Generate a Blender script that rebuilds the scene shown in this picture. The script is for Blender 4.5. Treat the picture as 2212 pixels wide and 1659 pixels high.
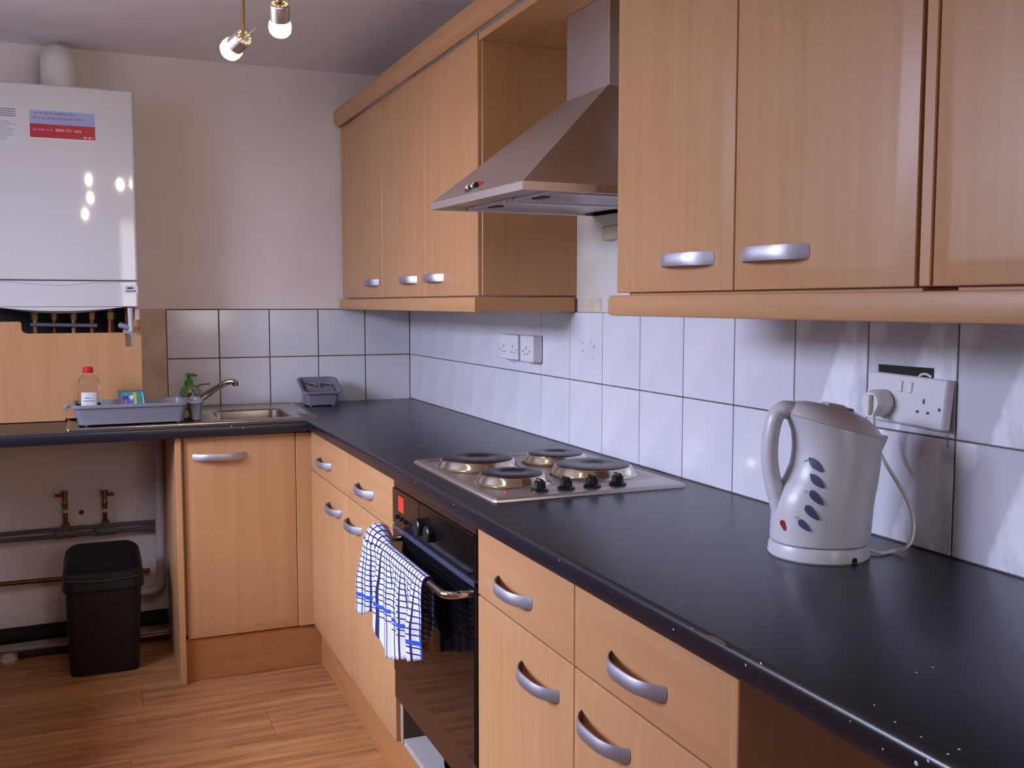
import bpy, bmesh, math, random
from mathutils import Vector, Matrix
random.seed(7)
for o in list(bpy.data.objects): bpy.data.objects.remove(o)
scene = bpy.context.scene
COL = scene.collection
R = math.radians
# ------------------------------------------------------------------ camera
CAM = Vector((-1.2718, -4.1496, 1.3204)); YAW = 0.3994; PITCH = -0.0806; F = 2153.45; W, H = 2212, 1659
cd = bpy.data.cameras.new('camera'); cam = bpy.data.objects.new('camera', cd); COL.objects.link(cam)
cam.location = CAM; cam.rotation_euler = (math.pi/2 + PITCH, 0, -YAW)
cd.sensor_width = 36; cd.sensor_fit = 'HORIZONTAL'; cd.lens = F*36/W; cd.clip_start = 0.05
scene.camera = cam
# ------------------------------------------------------------------ view, world, lights
vs = scene.view_settings
vs.view_transform = 'Standard'; vs.look = 'None'; vs.gamma = 1; vs.use_curve_mapping = False; vs.exposure = 0.34
world = bpy.data.worlds.new('world'); scene.world = world; world.use_nodes = True
bg = world.node_tree.nodes['Background']; bg.inputs[0].default_value = (0.80, 0.84, 1.0, 1); bg.inputs[1].default_value = 2.2
def area(name, loc, rot, sx, sy, power, col):
    l = bpy.data.lights.new(name, 'AREA'); l.shape = 'RECTANGLE'; l.size = sx; l.size_y = sy; l.energy = power; l.color = col
    o = bpy.data.objects.new(name, l); COL.objects.link(o); o.location = loc; o.rotation_euler = rot
    return o
# daylight entering through the window in the left wall
WY0, WY1, WZ0, WZ1, WX = -2.50, -1.10, 0.98, 2.06, -2.45
# overcast sky seen through that window: it stands high, so its light falls downwards into the room
area('sky_daylight', (WX-1.05, (WY0+WY1)/2, 2.75), (0, R(-54), 0), 2.2, 3.0, 740, (0.64, 0.71, 1.0))
VY = -5.4
# weak fill light added behind the camera, set in an invented window
VX0, VX1, VZ0, VZ1 = -0.52, -0.04, 1.05, 2.05
area('rear_fill_light', ((VX0+VX1)/2, VY-0.03, (VZ0+VZ1)/2), (R(90), 0, 0), VX1-VX0-.1, VZ1-VZ0-.1, 6, (1.0, 0.95, 0.92))

# ------------------------------------------------------------------ helpers
rx = Vector((math.cos(YAW), -math.sin(YAW), 0)); fw = Vector((math.sin(YAW)*math.cos(PITCH), math.cos(YAW)*math.cos(PITCH), math.sin(PITCH))); up = rx.cross(fw)
def ray(x, y): return fw + rx*((x-W/2)/F) - up*((y-H/2)/F)
def on(x, y, ax, v):
    d = ray(x, y); t = (v-CAM[ax])/d[ax]; return CAM + d*t

class MB:
    def __init__(s): s.v = []; s.f = []; s.uv = None; s.mi = []
    def add(s, vs, fs):
        n = len(s.v); s.v += [tuple(p) for p in vs]; s.f += [tuple(i+n for i in f) for f in fs]; return s
    def box(s, x0, x1, y0, y1, z0, z1, b=0.0015):
        x0, x1 = sorted((x0, x1)); y0, y1 = sorted((y0, y1)); z0, z1 = sorted((z0, z1))
        if b <= 0:
            return s.add([(x, y, z) for x in (x0, x1) for y in (y0, y1) for z in (z0, z1)],
                         [(0,1,3,2), (4,6,7,5), (0,4,5,1), (2,3,7,6), (0,2,6,4), (1,5,7,3)])
        b = min(b, (x1-x0)*.45, (y1-y0)*.45, (z1-z0)*.45)
        vs = []; idx = {}
        X = (x0, x1); Y = (y0, y1); Z = (z0, z1)
        for i in (0, 1):
            for j in (0, 1):
                for k in (0, 1):
                    bx = b if i == 0 else -b; by = b if j == 0 else -b; bz = b if k == 0 else -b
                    idx[i,j,k,0] = len(vs); vs.append((X[i], Y[j]+by, Z[k]+bz))
                    idx[i,j,k,1] = len(vs); vs.append((X[i]+bx, Y[j], Z[k]+bz))
                    idx[i,j,k,2] = len(vs); vs.append((X[i]+bx, Y[j]+by, Z[k]))
        fs = []
        for i in (0, 1):
            fs.append([idx[i,a,c,0] for a, c in ((0,0), (1,0), (1,1), (0,1))])
            fs.append([idx[a,i,c,1] for a, c in ((0,0), (1,0), (1,1), (0,1))])
            fs.append([idx[a,c,i,2] for a, c in ((0,0), (1,0), (1,1), (0,1))])
        for i in (0, 1):
            for j in (0, 1):
                fs.append([idx[i,j,0,0], idx[i,j,1,0], idx[i,j,1,1], idx[i,j,0,1]])
                fs.append([idx[i,0,j,0], idx[i,1,j,0], idx[i,1,j,2], idx[i,0,j,2]])
                fs.append([idx[0,i,j,1], idx[1,i,j,1], idx[1,i,j,2], idx[0,i,j,2]])
                for k in (0, 1): fs.append([idx[i,j,k,0], idx[i,j,k,1], idx[i,j,k,2]])
        return s.add(vs, fs)
    def loft(s, rings, cap0=True, cap1=True, closed=True):
        n = len(rings[0]); vs = [p for r in rings for p in r]; fs = []
        for a in range(len(rings)-1):
            for i in range(n if closed else n-1):
                j = (i+1) % n; fs.append((a*n+i, a*n+j, (a+1)*n+j, (a+1)*n+i))
        if cap0: fs.append(tuple(range(n)))
        if cap1: fs.append(tuple(range((len(rings)-1)*n, len(rings)*n)))
        return s.add(vs, fs)
    def tube(s, path, r, n=12, caps=True, sq=(1, 1), ref=None):
        P = [Vector(p) for p in path]; rs = r if isinstance(r, (list, tuple)) else [r]*len(P)
        rings = []; prev = Vector(ref) if ref else None
        for i, p in enumerate(P):
            t = (P[min(i+1, len(P)-1)] - P[max(i-1, 0)]).normalized()
            if prev is None: prev = Vector((0, 0, 1)) if abs(t.z) < .9 else Vector((1, 0, 0))
            a = (prev - t*prev.dot(t)).normalized(); prev = a; c = t.cross(a)
            rings.append([p + a*(rs[i]*sq[0]*math.cos(2*math.pi*k/n)) + c*(rs[i]*sq[1]*math.sin(2*math.pi*k/n)) for k in range(n)])
        return s.loft(rings, caps, caps)
    def lathe(s, prof, c=(0, 0, 0), n=32, axis=None, cap0=True, cap1=True):
        c = Vector(c); M = Matrix.Identity(3)
        if axis: M = Vector((0, 0, 1)).rotation_difference(Vector(axis).normalized()).to_matrix()
        return s.loft([[c + M @ Vector((r*math.cos(2*math.pi*k/n), r*math.sin(2*math.pi*k/n), z)) for k in range(n)] for r, z in prof], cap0, cap1)
    def prism(s, poly, off):
        off = Vector(off); a = [Vector(p) for p in poly]; return s.loft([a, [p+off for p in a]])
    def mesh(s, name, mats, off=(0, 0, 0), angle=35):
        me = bpy.data.meshes.new(name); off = Vector(off)
        me.from_pydata([tuple(Vector(p)-off) for p in s.v], [], s.f); me.update()
        bm = bmesh.new(); bm.from_mesh(me); bmesh.ops.recalc_face_normals(bm, faces=bm.faces); bm.to_mesh(me); bm.free()
        me.shade_smooth(); me.set_sharp_from_angle(angle=R(angle))
        for m in (mats if isinstance(mats, (list, tuple)) else [mats]): me.materials.append(m)
        if s.uv:
            ul = me.uv_layers.new(name='UVMap')
            for l in me.loops: ul.data[l.index].uv = s.uv[l.vertex_index]
        return me
def smooth(pts, k=4):
    P = [Vector(p) for p in pts]; out = []
    for i in range(len(P)-1):
        p0 = P[max(i-1, 0)]; p1 = P[i]; p2 = P[i+1]; p3 = P[min(i+2, len(P)-1)]
        for j in range(k):
            t = j/k; out.append(0.5*((2*p1)+(p2-p0)*t+(2*p0-5*p1+4*p2-p3)*t*t+(3*p1-p0-3*p2+p3)*t**3))
    return out + [P[-1]]
def rrect(x0, x1, y0, y1, r, z, n=5):
    out = []
    for cx, cy, a in ((x1-r, y1-r, 0), (x0+r, y1-r, 90), (x0+r, y0+r, 180), (x1-r, y0+r, 270)):
        for i in range(n+1):
            t = R(a+90*i/n); out.append(Vector((cx+r*math.cos(t), cy+r*math.sin(t), z)))
    return out
def tag(o, label=None, cat=None, group=None, kind=None):
    if label: o['label'] = label
    if cat: o['category'] = cat
    if group: o['group'] = group
    if kind: o['kind'] = kind
    return o
class Thing:
    def __init__(s, name, label, cat, loc=(0, 0, 0), rz=0, group=None):
        s.o = bpy.data.objects.new(name, None); COL.objects.link(s.o); s.o.empty_display_size = .05
        s.o.location = loc; s.o.rotation_euler = (0, 0, rz); s.loc = Vector(loc); s.off = s.loc if rz == 0 else Vector((0, 0, 0))
        tag(s.o, label, cat, group)
    def part(s, name, mb, mat, parent=None, label=None, angle=35):
        o = bpy.data.objects.new(name, mb.mesh(name, mat, s.off, angle)); COL.objects.link(o); o.parent = parent or s.o
        if label: o['label'] = label
        return o
    def inst(s, name, me, loc, parent=None, rot=(0, 0, 0), label=None):
        o = bpy.data.objects.new(name, me); COL.objects.link(o); o.parent = parent or s.o
        o.location = Vector(loc) - s.off; o.rotation_euler = rot
        if label: o['label'] = label
        return o
def single(name, mb, mat, label, cat, loc=(0, 0, 0), group=None, angle=35):
    o = bpy.data.objects.new(name, mb.mesh(name, mat, loc, angle)); COL.objects.link(o); o.location = loc
    return tag(o, label, cat, group)
def struct(name, mb, mat, label=None):
    o = bpy.data.objects.new(name, mb.mesh(name, mat)); COL.objects.link(o); return tag(o, label, kind='structure')
def child(name, me, parent, loc=(0, 0, 0), label=None, kind=None):
    o = bpy.data.objects.new(name, me); COL.objects.link(o); o.parent = parent; o.location = loc
    return tag(o, label, kind=kind)
def text_mb(txt, size, origin, ux, uy, align='LEFT', depth=0.0):
    c = bpy.data.curves.new('t', 'FONT'); c.body = txt; c.size = size; c.align_x = align; c.resolution_u = 3
    o = bpy.data.objects.new('t', c); COL.objects.link(o); dg = bpy.context.evaluated_depsgraph_get()
    me = bpy.data.meshes.new_from_object(o.evaluated_get(dg)); m = MB(); ux = Vector(ux); uy = Vector(uy); origin = Vector(origin)
    m.add([origin + ux*v.co.x + uy*v.co.y for v in me.vertices], [tuple(p.vertices) for p in me.polygons])
    bpy.data.objects.remove(o); bpy.data.curves.remove(c); bpy.data.meshes.remove(me); return m

# ------------------------------------------------------------------ materials
def lin(c):
    f = lambda u: u/12.92 if u <= .04045 else ((u+.055)/1.055)**2.4
    return (f(c[0]/255), f(c[1]/255), f(c[2]/255), 1)
def mat(name, col, rough=.5, metal=0, col2=None, vscale=8, stretch=(1, 1, 1), detail=4, lo=.35, hi=.65, bump=0, bscale=60, bstretch=(1, 1, 1),
        trans=0, ior=1.45, emis=None, estr=0, spec=.5, rvar=0, coat=0, aniso=0):
    m = bpy.data.materials.new(name); m.use_nodes = True; nt = m.node_tree; N = nt.nodes; L = nt.links; p = N['Principled BSDF']
    p.inputs['Base Color'].default_value = lin(col); p.inputs['Roughness'].default_value = rough; p.inputs['Metallic'].default_value = metal
    p.inputs['Transmission Weight'].default_value = trans; p.inputs['IOR'].default_value = ior; p.inputs['Specular IOR Level'].default_value = spec
    p.inputs['Coat Weight'].default_value = coat
    if aniso: p.inputs['Anisotropic'].default_value = aniso
    if emis: p.inputs['Emission Color'].default_value = lin(emis); p.inputs['Emission Strength'].default_value = estr
    tc = N.new('ShaderNodeTexCoord')
    def noise(sc, st, det=4):
        mp = N.new('ShaderNodeMapping'); mp.inputs['Scale'].default_value = st; L.new(tc.outputs['Object'], mp.inputs[0])
        n = N.new('ShaderNodeTexNoise'); n.inputs['Scale'].default_value = sc; n.inputs['Detail'].default_value = det; L.new(mp.outputs[0], n.inputs['Vector']); return n
    if col2:
        n = noise(vscale, stretch, detail); r = N.new('ShaderNodeValToRGB'); r.color_ramp.elements[0].position = lo; r.color_ramp.elements[1].position = hi
        r.color_ramp.elements[0].color = lin(col); r.color_ramp.elements[1].color = lin(col2); L.new(n.outputs[0], r.inputs[0]); L.new(r.outputs[0], p.inputs['Base Color'])
    if rvar:
        n = noise(6, (1, 1, 1), 6); mr = N.new('ShaderNodeMapRange'); mr.inputs[1].default_value = .3; mr.inputs[2].default_value = .7
        mr.inputs[3].default_value = max(0, rough-rvar); mr.inputs[4].default_value = rough+rvar; L.new(n.outputs[0], mr.inputs[0]); L.new(mr.outputs[0], p.inputs['Roughness'])
    if bump:
        n = noise(bscale, bstretch, 3); b = N.new('ShaderNodeBump'); b.inputs['Strength'].default_value = bump; b.inputs['Distance'].default_value = .002
        L.new(n.outputs[0], b.inputs['Height']); L.new(b.outputs[0], p.inputs['Normal'])
    return m
def beech(name, st, c1=(194, 147, 103), c2=(182, 131, 87)):
    return mat(name, c1, .36, col2=c2, vscale=1.0, stretch=st, detail=6, lo=.15, hi=.85, bump=.03, bscale=1, bstretch=tuple(3*s for s in st), rvar=.05)
BV = beech('beech_vertical_grain', (48, 48, 1.6)); BH = beech('beech_grain_along_y', (48, 1.6, 48))
BD = beech('beech_plinth', (1.6, 30, 30), (178, 120, 72), (158, 102, 60)); BDY = beech('beech_plinth_y', (30, 1.6, 30), (190, 134, 84), (170, 114, 68))
CARC = mat('carcass_board', (176, 156, 132), .5); DARKV = mat('dark_void', (40, 32, 28), .8)
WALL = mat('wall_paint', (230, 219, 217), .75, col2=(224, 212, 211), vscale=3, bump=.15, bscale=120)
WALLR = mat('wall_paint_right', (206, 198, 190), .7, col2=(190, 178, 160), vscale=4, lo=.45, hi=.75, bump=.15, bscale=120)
CEIL = mat('ceiling_paint', (238, 234, 238), .8, bump=.1, bscale=150)
PATCH = mat('beige_filler', (205, 190, 170), .85, col2=(190, 172, 150), vscale=20)
PLAS = mat('bare_plaster', (214, 194, 176), .9, col2=(190, 164, 140), vscale=9, bump=.3, bscale=60)
TILES = mat('white_tile_smeared', (202, 200, 208), .14, col2=(236, 235, 242), vscale=9, stretch=(1, 1, .45), detail=4, lo=.52, hi=.60, rvar=.06)
TILE = mat('white_tile', (214, 212, 218), .12, col2=(206, 204, 212), vscale=5, bump=.012, bscale=5, rvar=.03)
GROUTB = mat('brown_grout', (92, 58, 42), .9, col2=(110, 76, 60), vscale=14)
GROUT = mat('grout', (88, 68, 62), .9, col2=(112, 98, 94), vscale=14)
WORK = mat('black_worktop', (21, 23, 33), .29, col2=(27, 29, 41), vscale=260, detail=2, bump=.03, bscale=420, spec=.75)
SPECK = mat('white_paint_speck', (215, 215, 215), .6)
CHIP = mat('bare_chip', (120, 96, 80), .8)
STEEL = mat('brushed_steel', (204, 194, 188), .40, 1, col2=(190, 180, 175), vscale=1, stretch=(4, 300, 300), bump=.02, bscale=1, bstretch=(6, 500, 500))
STEELS = mat('satin_steel_hood', (208, 195, 188), .46, 1, bump=.03, bscale=1, bstretch=(40, 2, 40))
CHROME = mat('chrome', (205, 200, 196), .10, 1); SATIN = mat('satin_nickel_handle', (192, 190, 200), .50, 1)
SINKM = mat('sink_steel', (178, 164, 150), .24, 1, bump=.02, bscale=40)
BRASS = mat('brass_fitting', (136, 112, 80), .40, 1); GOLD = mat('brass_rod', (190, 156, 104), .25, 1); RINGM = mat('hotplate_rim_steel', (206, 194, 178), .16, 1)
COPPER = mat('copper_pipe', (146, 88, 60), .40, 1, col2=(100, 62, 46), vscale=12)
IRON = mat('cast_iron_plate', (62, 60, 64), .34, .6, bump=.12, bscale=90)
BLACK = mat('black_plastic', (18, 18, 20), .35); BINM = mat('black_bin_plastic', (17, 16, 17), .38, bump=.05, bscale=200)
GLASSB = mat('black_oven_glass', (10, 9, 11), .06, spec=.7, coat=.3); PANELB = mat('oven_panel_glass', (22, 17, 17), .12, spec=.6)
OVTRIM = mat('oven_trim', (104, 82, 70), .3, .85)
WHITEP = mat('white_plastic', (222, 218, 218), .3, bump=.02, bscale=200); KWHITE = mat('kettle_plastic', (194, 191, 197), .3, bump=.03, bscale=250)
BOILW = mat('boiler_enamel', (208, 205, 207), .06, spec=.4)
KLID = mat('kettle_lid_plastic', (188, 178, 180), .3)
GREYP = mat('grey_plastic', (122, 122, 134), .34); GREYD = mat('dark_grey_plastic', (112, 110, 124), .34)
PIPEG = mat('grey_pipe', (92, 88, 92), .5); PIPEW = mat('white_waste_pipe', (186, 180, 186), .4)
BLUEW = mat('smoked_blue_window', (66, 74, 104), .35); REDP = mat('red_plastic', (150, 22, 34), .2); REDL = mat('red_neon', (120, 12, 18), .2, emis=(190, 30, 24), estr=.6)
DISP = mat('red_display', (150, 40, 30), .3, emis=(215, 60, 40), estr=.55)
STBLUE = mat('sticker_blue', (132, 150, 206), .35, col2=(166, 172, 204), vscale=3, stretch=(2, 1, 1)); STRED = mat('sticker_red', (176, 28, 48), .35)
STW = mat('sticker_white', (224, 214, 214), .4); STPINK = mat('sticker_magenta_print', (176, 112, 158), .4); INK = mat('grey_ink', (112, 108, 124), .6); INKD = mat('dark_ink', (50, 48, 62), .6)
PAPER = mat('paper_label', (206, 204, 210), .5)
CLEAR = mat('clear_bottle_plastic', (246, 246, 246), .06, trans=1, ior=1.15); GREENL = mat('green_liquid', (90, 150, 40), .08, trans=.7, ior=1.33); GREENT = mat('green_soap_bottle', (176, 222, 160), .2, trans=.6, ior=1.1)
GREENP = mat('green_pump', (64, 150, 40), .35); REDCAP = mat('red_cap', (196, 24, 44), .3)
TEAL = mat('box_teal', (62, 140, 140), .4); BOXD = mat('box_slate', (88, 96, 104), .4); YEL = mat('box_yellow', (206, 180, 50), .4); PURP = mat('box_purple', (62, 50, 150), .4); BLU = mat('box_blue', (64, 110, 190), .4); PINK = mat('box_pink', (190, 80, 130), .4)
FOAMW = mat('white_board', (176, 166, 162), .7, bump=.2, bscale=60)
UPVC = mat('white_window_frame', (225, 225, 225), .35)
BULB = mat('lit_frosted_bulb', (255, 240, 215), .4, emis=(255, 236, 200), estr=7)
VENTG = mat('lamp_glow_slot', (255, 210, 120), .4, emis=(255, 208, 120), estr=2.2)
BEIGE = mat('beige_plastic', (196, 182, 162), .4); SOCK = mat('socket_plastic', (214, 210, 214), .32)
MESHM = None
def mesh_mat():
    m = bpy.data.materials.new('hood_filter_mesh'); m.use_nodes = True; nt = m.node_tree; N = nt.nodes; L = nt.links; p = N['Principled BSDF']
    tc = N.new('ShaderNodeTexCoord'); ch = N.new('ShaderNodeTexVoronoi'); ch.inputs['Scale'].default_value = 170; ch.inputs['Randomness'].default_value = 0
    L.new(tc.outputs['Object'], ch.inputs['Vector']); r = N.new('ShaderNodeValToRGB'); r.color_ramp.elements[0].position = .25; r.color_ramp.elements[1].position = .55
    r.color_ramp.elements[0].color = (.16, .16, .19, 1); r.color_ramp.elements[1].color = (.80, .78, .86, 1); L.new(ch.outputs['Distance'], r.inputs[0]); L.new(r.outputs[0], p.inputs['Base Color'])
    p.inputs['Metallic'].default_value = .25; p.inputs['Roughness'].default_value = .35; return m
MESHM = mesh_mat(); FEDGE = mat('filter_edge_alu', (226, 224, 230), .4, .3)
def floor_mat():
    m = bpy.data.materials.new('laminate_plank'); m.use_nodes = True; nt = m.node_tree; N = nt.nodes; L = nt.links; p = N['Principled BSDF']; p.inputs['Roughness'].default_value = .38
    tc = N.new('ShaderNodeTexCoord'); oi = N.new('ShaderNodeObjectInfo'); ad = N.new('ShaderNodeVectorMath'); ad.operation = 'ADD'
    sc = N.new('ShaderNodeVectorMath'); sc.operation = 'SCALE'; sc.inputs['Scale'].default_value = 40; cb = N.new('ShaderNodeCombineXYZ'); L.new(oi.outputs['Random'], cb.inputs[0]); L.new(oi.outputs['Random'], cb.inputs[1]); L.new(cb.outputs[0], sc.inputs[0])
    L.new(tc.outputs['Object'], ad.inputs[0]); L.new(sc.outputs[0], ad.inputs[1])
    def nz(s, st, d):
        mp = N.new('ShaderNodeMapping'); mp.inputs['Scale'].default_value = st; L.new(ad.outputs[0], mp.inputs[0]); n = N.new('ShaderNodeTexNoise'); n.inputs['Scale'].default_value = s; n.inputs['Detail'].default_value = d; L.new(mp.outputs[0], n.inputs['Vector']); return n
    n1 = nz(1, (2.2, 26, 1), 6); n2 = nz(1, (9, 160, 1), 3)
    r = N.new('ShaderNodeValToRGB'); e = r.color_ramp.elements; e[0].position = .3; e[1].position = .72; e[0].color = lin((150, 96, 58)); e[1].color = lin((204, 148, 98)); L.new(n1.outputs[0], r.inputs[0])
    mx = N.new('ShaderNodeMix'); mx.data_type = 'RGBA'; mx.blend_type = 'MULTIPLY'; mx.inputs[0].default_value = .5
    r2 = N.new('ShaderNodeValToRGB'); r2.color_ramp.elements[0].position = .32; r2.color_ramp.elements[1].position = .5; r2.color_ramp.elements[0].color = (.55, .45, .4, 1); L.new(n2.outputs[0], r2.inputs[0])
    L.new(r.outputs[0], mx.inputs[6]); L.new(r2.outputs[0], mx.inputs[7]); hs = N.new('ShaderNodeHueSaturation'); mr = N.new('ShaderNodeMapRange'); mr.inputs[3].default_value = .86; mr.inputs[4].default_value = 1.08
    L.new(oi.outputs['Random'], mr.inputs[0]); L.new(mr.outputs[0], hs.inputs['Value']); L.new(mx.outputs[2], hs.inputs['Color']); L.new(hs.outputs[0], p.inputs['Base Color']); return m
FLOORM = floor_mat()
def glass_mat():
    m = bpy.data.materials.new('window_glass'); m.use_nodes = True; nt = m.node_tree; N = nt.nodes; L = nt.links
    mx = N.new('ShaderNodeMixShader'); tr = N.new('ShaderNodeBsdfTransparent'); gl = N.new('ShaderNodeBsdfGlossy'); gl.inputs['Roughness'].default_value = 0.02; mx.inputs[0].default_value = .06
    L.new(tr.outputs[0], mx.inputs[1]); L.new(gl.outputs[0], mx.inputs[2]); L.new(mx.outputs[0], N['Material Output'].inputs[0]); return m
GLASS = glass_mat()
def towel_mat():
    m = bpy.data.materials.new('checked_tea_towel'); m.use_nodes = True; nt = m.node_tree; N = nt.nodes; L = nt.links; p = N['Principled BSDF']; p.inputs['Roughness'].default_value = .95; p.inputs['Specular IOR Level'].default_value = .1
    uv = N.new('ShaderNodeUVMap'); sp = N.new('ShaderNodeSeparateXYZ'); L.new(uv.outputs[0], sp.inputs[0])
    def M(op, a, b=None, c=None):
        n = N.new('ShaderNodeMath'); n.operation = op
        for i, q in enumerate((a, b, c)):
            if q is None: continue
            if isinstance(q, (int, float)): n.inputs[i].default_value = q
            else: L.new(q, n.inputs[i])
        return n.outputs[0]
    U, V = sp.outputs[0], sp.outputs[1]
    band = M('MULTIPLY', M('GREATER_THAN', V, -0.142), M('LESS_THAN', V, -0.132))
    band2 = M('MULTIPLY', M('GREATER_THAN', V, 0.120), M('LESS_THAN', V, 0.130))
    lu = M('LESS_THAN', M('FRACT', M('DIVIDE', U, 0.021)), 0.24)
    lv = M('MULTIPLY', M('LESS_THAN', M('FRACT', M('DIVIDE', V, 0.0135)), 0.23), M('GREATER_THAN', V, -0.165))
    line = M('MAXIMUM', lu, lv); bb = M('MAXIMUM', band, band2)
    mx = N.new('ShaderNodeMix'); mx.data_type = 'RGBA'; L.new(line, mx.inputs[0]); mx.inputs[6].default_value = lin((208, 206, 226)); mx.inputs[7].default_value = lin((40, 44, 92))
    m2 = N.new('ShaderNodeMix'); m2.data_type = 'RGBA'; L.new(bb, m2.inputs[0]); L.new(mx.outputs[2], m2.inputs[6]); m2.inputs[7].default_value = lin((52, 84, 182)); L.new(m2.outputs[2], p.inputs['Base Color'])
    bp = N.new('ShaderNodeBump'); bp.inputs['Strength'].default_value = .5; bp.inputs['Distance'].default_value = .003; L.new(line, bp.inputs['Height']); bp.invert = True; L.new(bp.outputs[0], p.inputs['Normal']); return m
TOWEL = towel_mat()

# ================================================================== ROOM
XL, YN, ZC = WX, VY, 2.27
floor = struct('floor', MB().box(XL, .1, YN, .1, -.06, -.012, 0), DARKV)
pl = MB().box(-.6, .6, -.0945, .0945, -.012, 0, .0012).mesh('plank', FLOORM)
row = 0; y = -.045
while y > YN:
    x = .1 - (row*.417 % 1.2) + .6
    while x > XL - .6:
        x0, x1 = max(x-.6, XL), min(x+.6, .0)
        if x1-x0 > .05:
            me = pl if (x1-x0) > 1.199 else MB().box(x0-x+.0008, x1-x-.0008, -.0945, .0945, -.012, 0, .0012).mesh('plank', FLOORM)
            child('plank', me, floor, (x, y-.05, 0))
        x -= 1.2
    y -= .19; row += 1
ceiling = struct('ceiling', MB().box(XL, .1, YN, .1, ZC, ZC+.1, 0), CEIL)
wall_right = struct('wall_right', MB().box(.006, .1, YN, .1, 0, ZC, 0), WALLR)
wall_back = struct('wall_back', MB().box(XL, .006, .006, .1, 0, ZC, 0), WALL)
m = MB()
m.box(XL-.1, XL, YN, WY0, 0, ZC, 0).box(XL-.1, XL, WY1, .1, 0, ZC, 0).box(XL-.1, XL, WY0, WY1, 0, WZ0, 0).box(XL-.1, XL, WY0, WY1, WZ1, ZC, 0)
wall_left = struct('wall_left', m, WALL)
m = MB()
m.box(XL, VX0, YN-.1, YN, 0, ZC, 0).box(VX1, .1, YN-.1, YN, 0, ZC, 0).box(VX0, VX1, YN-.1, YN, 0, VZ0, 0).box(VX0, VX1, YN-.1, YN, VZ1, ZC, 0)
wall_front = struct('wall_front', m, WALL)
w2 = struct('added_rear_window', MB().box(VX0, VX1, YN-.09, YN-.02, VZ0, VZ0+.05).box(VX0, VX1, YN-.09, YN-.02, VZ1-.05, VZ1).box(VX0, VX0+.05, YN-.09, YN-.02, VZ0, VZ1).box(VX1-.05, VX1, YN-.09, YN-.02, VZ0, VZ1), UPVC)  # window frame invented to hold the rear fill light
child('pane', MB().box(VX0+.05, VX1-.05, YN-.06, YN-.054, VZ0+.05, VZ1-.05, 0).mesh('pane', GLASS), w2)
w1 = struct('window_1', MB().box(XL-.09, XL-.02, WY0, WY1, WZ0, WZ0+.05).box(XL-.09, XL-.02, WY0, WY1, WZ1-.05, WZ1).box(XL-.09, XL-.02, WY0, WY0+.05, WZ0, WZ1).box(XL-.09, XL-.02, WY1-.05, WY1, WZ0, WZ1).box(XL-.09, XL-.02, (WY0+WY1)/2-.03, (WY0+WY1)/2+.03, WZ0, WZ1), UPVC)
for a, b in ((WY0+.05, (WY0+WY1)/2-.03), ((WY0+WY1)/2+.03, WY1-.05)): child('pane', MB().box(XL-.06, XL-.054, a, b, WZ0+.05, WZ1-.05, 0).mesh('pane', GLASS), w1)
child('window_sill', MB().box(XL-.02, XL+.06, WY0-.03, WY1+.03, WZ0-.03, WZ0).mesh('sill', UPVC), w1)
# tiles: two courses above the worktop
ZR = (.9105, 1.1017, 1.2964); g = .0015
child('grout', MB().box(.0025, .0065, -4.36, 0, .905, ZR[2], 0).mesh('grout', GROUT), wall_right)
child('grout', MB().box(-.9985, 0, .0025, .0065, .895, ZR[2]+.002, 0).mesh('grout', GROUTB), wall_back)
cols = [0, -.1638] + [-.3638-.2*i for i in range(20)]
SOCKET_COL = None
for i in range(len(cols)-1):
    for j in range(2):
        a, b = cols[i+1]+g, cols[i]-g
        me = MB().box(0, .006, -(b-a)/2, (b-a)/2, ZR[j]+g-(ZR[j]+ZR[j+1])/2, ZR[j+1]-g-(ZR[j]+ZR[j+1])/2, .0012).mesh('tile', TILES if i >= 13 else TILE)
        t = child('tile', me, wall_right, (0, (a+b)/2, (ZR[j]+ZR[j+1])/2))
        if i == 8 and j == 1: TILE_MARK = t
        if i == 5 and j == 0: TILE_JOINT = t
cols = [0] + [-.1975-.2*i for i in range(5)]
for i in range(5):
    for j in range(2):
        g = .0021; a, b = cols[i+1]+g, cols[i]-g; z0 = ZR[j] if j else .897
        child('tile', MB().box(-(b-a)/2, (b-a)/2, 0, .006, z0+g-(z0+ZR[j+1])/2, ZR[j+1]-g-(z0+ZR[j+1])/2, .0012).mesh('tile', TILE), wall_back, ((a+b)/2, 0, (z0+ZR[j+1])/2))
child('bare_plaster', MB().box(-1.13, -.9985, .003, .0062, .9, 1.30, 0).mesh('plaster', PLAS), wall_back, label='stained bare plaster strip beside the tiles')
child('filler_patch', MB().box(.0046, .0062, -1.745, -1.632, 1.2975, 1.336, 0).mesh('patch', PATCH), wall_right, label='beige filler patch above the tiles')
# pencil writing on a tile and ticks at a joint
def strokes(lst, w=.0014):
    m = MB()
    for pl_ in lst:
        for (a, b), (c, d) in zip(pl_[:-1], pl_[1:]):
            p, q = on(a, b, 0, 0), on(c, d, 0, 0); t = (q-p).normalized(); n_ = Vector((0, -t.z, t.y))*w/2
            m.add([Vector((-.0004, v.y, v.z)) for v in (p-n_, p+n_, q+n_, q-n_)], [(0, 1, 2, 3)])
    return m
mk = strokes([[(1256.5, 732), (1255, 739), (1260, 742)], [(1261, 737), (1261, 744)], [(1277, 733), (1275, 745)], [(1279, 746), (1280, 746.5)], [(1283, 747), (1285, 746), (1282, 751), (1286, 752)], [(1254.5, 758), (1257, 757), (1259, 756), (1261, 758), (1259, 761)], [(1280, 772), (1283, 774), (1282, 777)]])
child('pencil_mark', mk.mesh('pencil', INK, TILE_MARK.location), TILE_MARK)
mk = strokes([[(1105.5, 794), (1105.5, 806)], [(1121, 796), (1121, 808)], [(1108, 797), (1108, 808)], [(1104, 781.5), (1115, 783)]])
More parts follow.
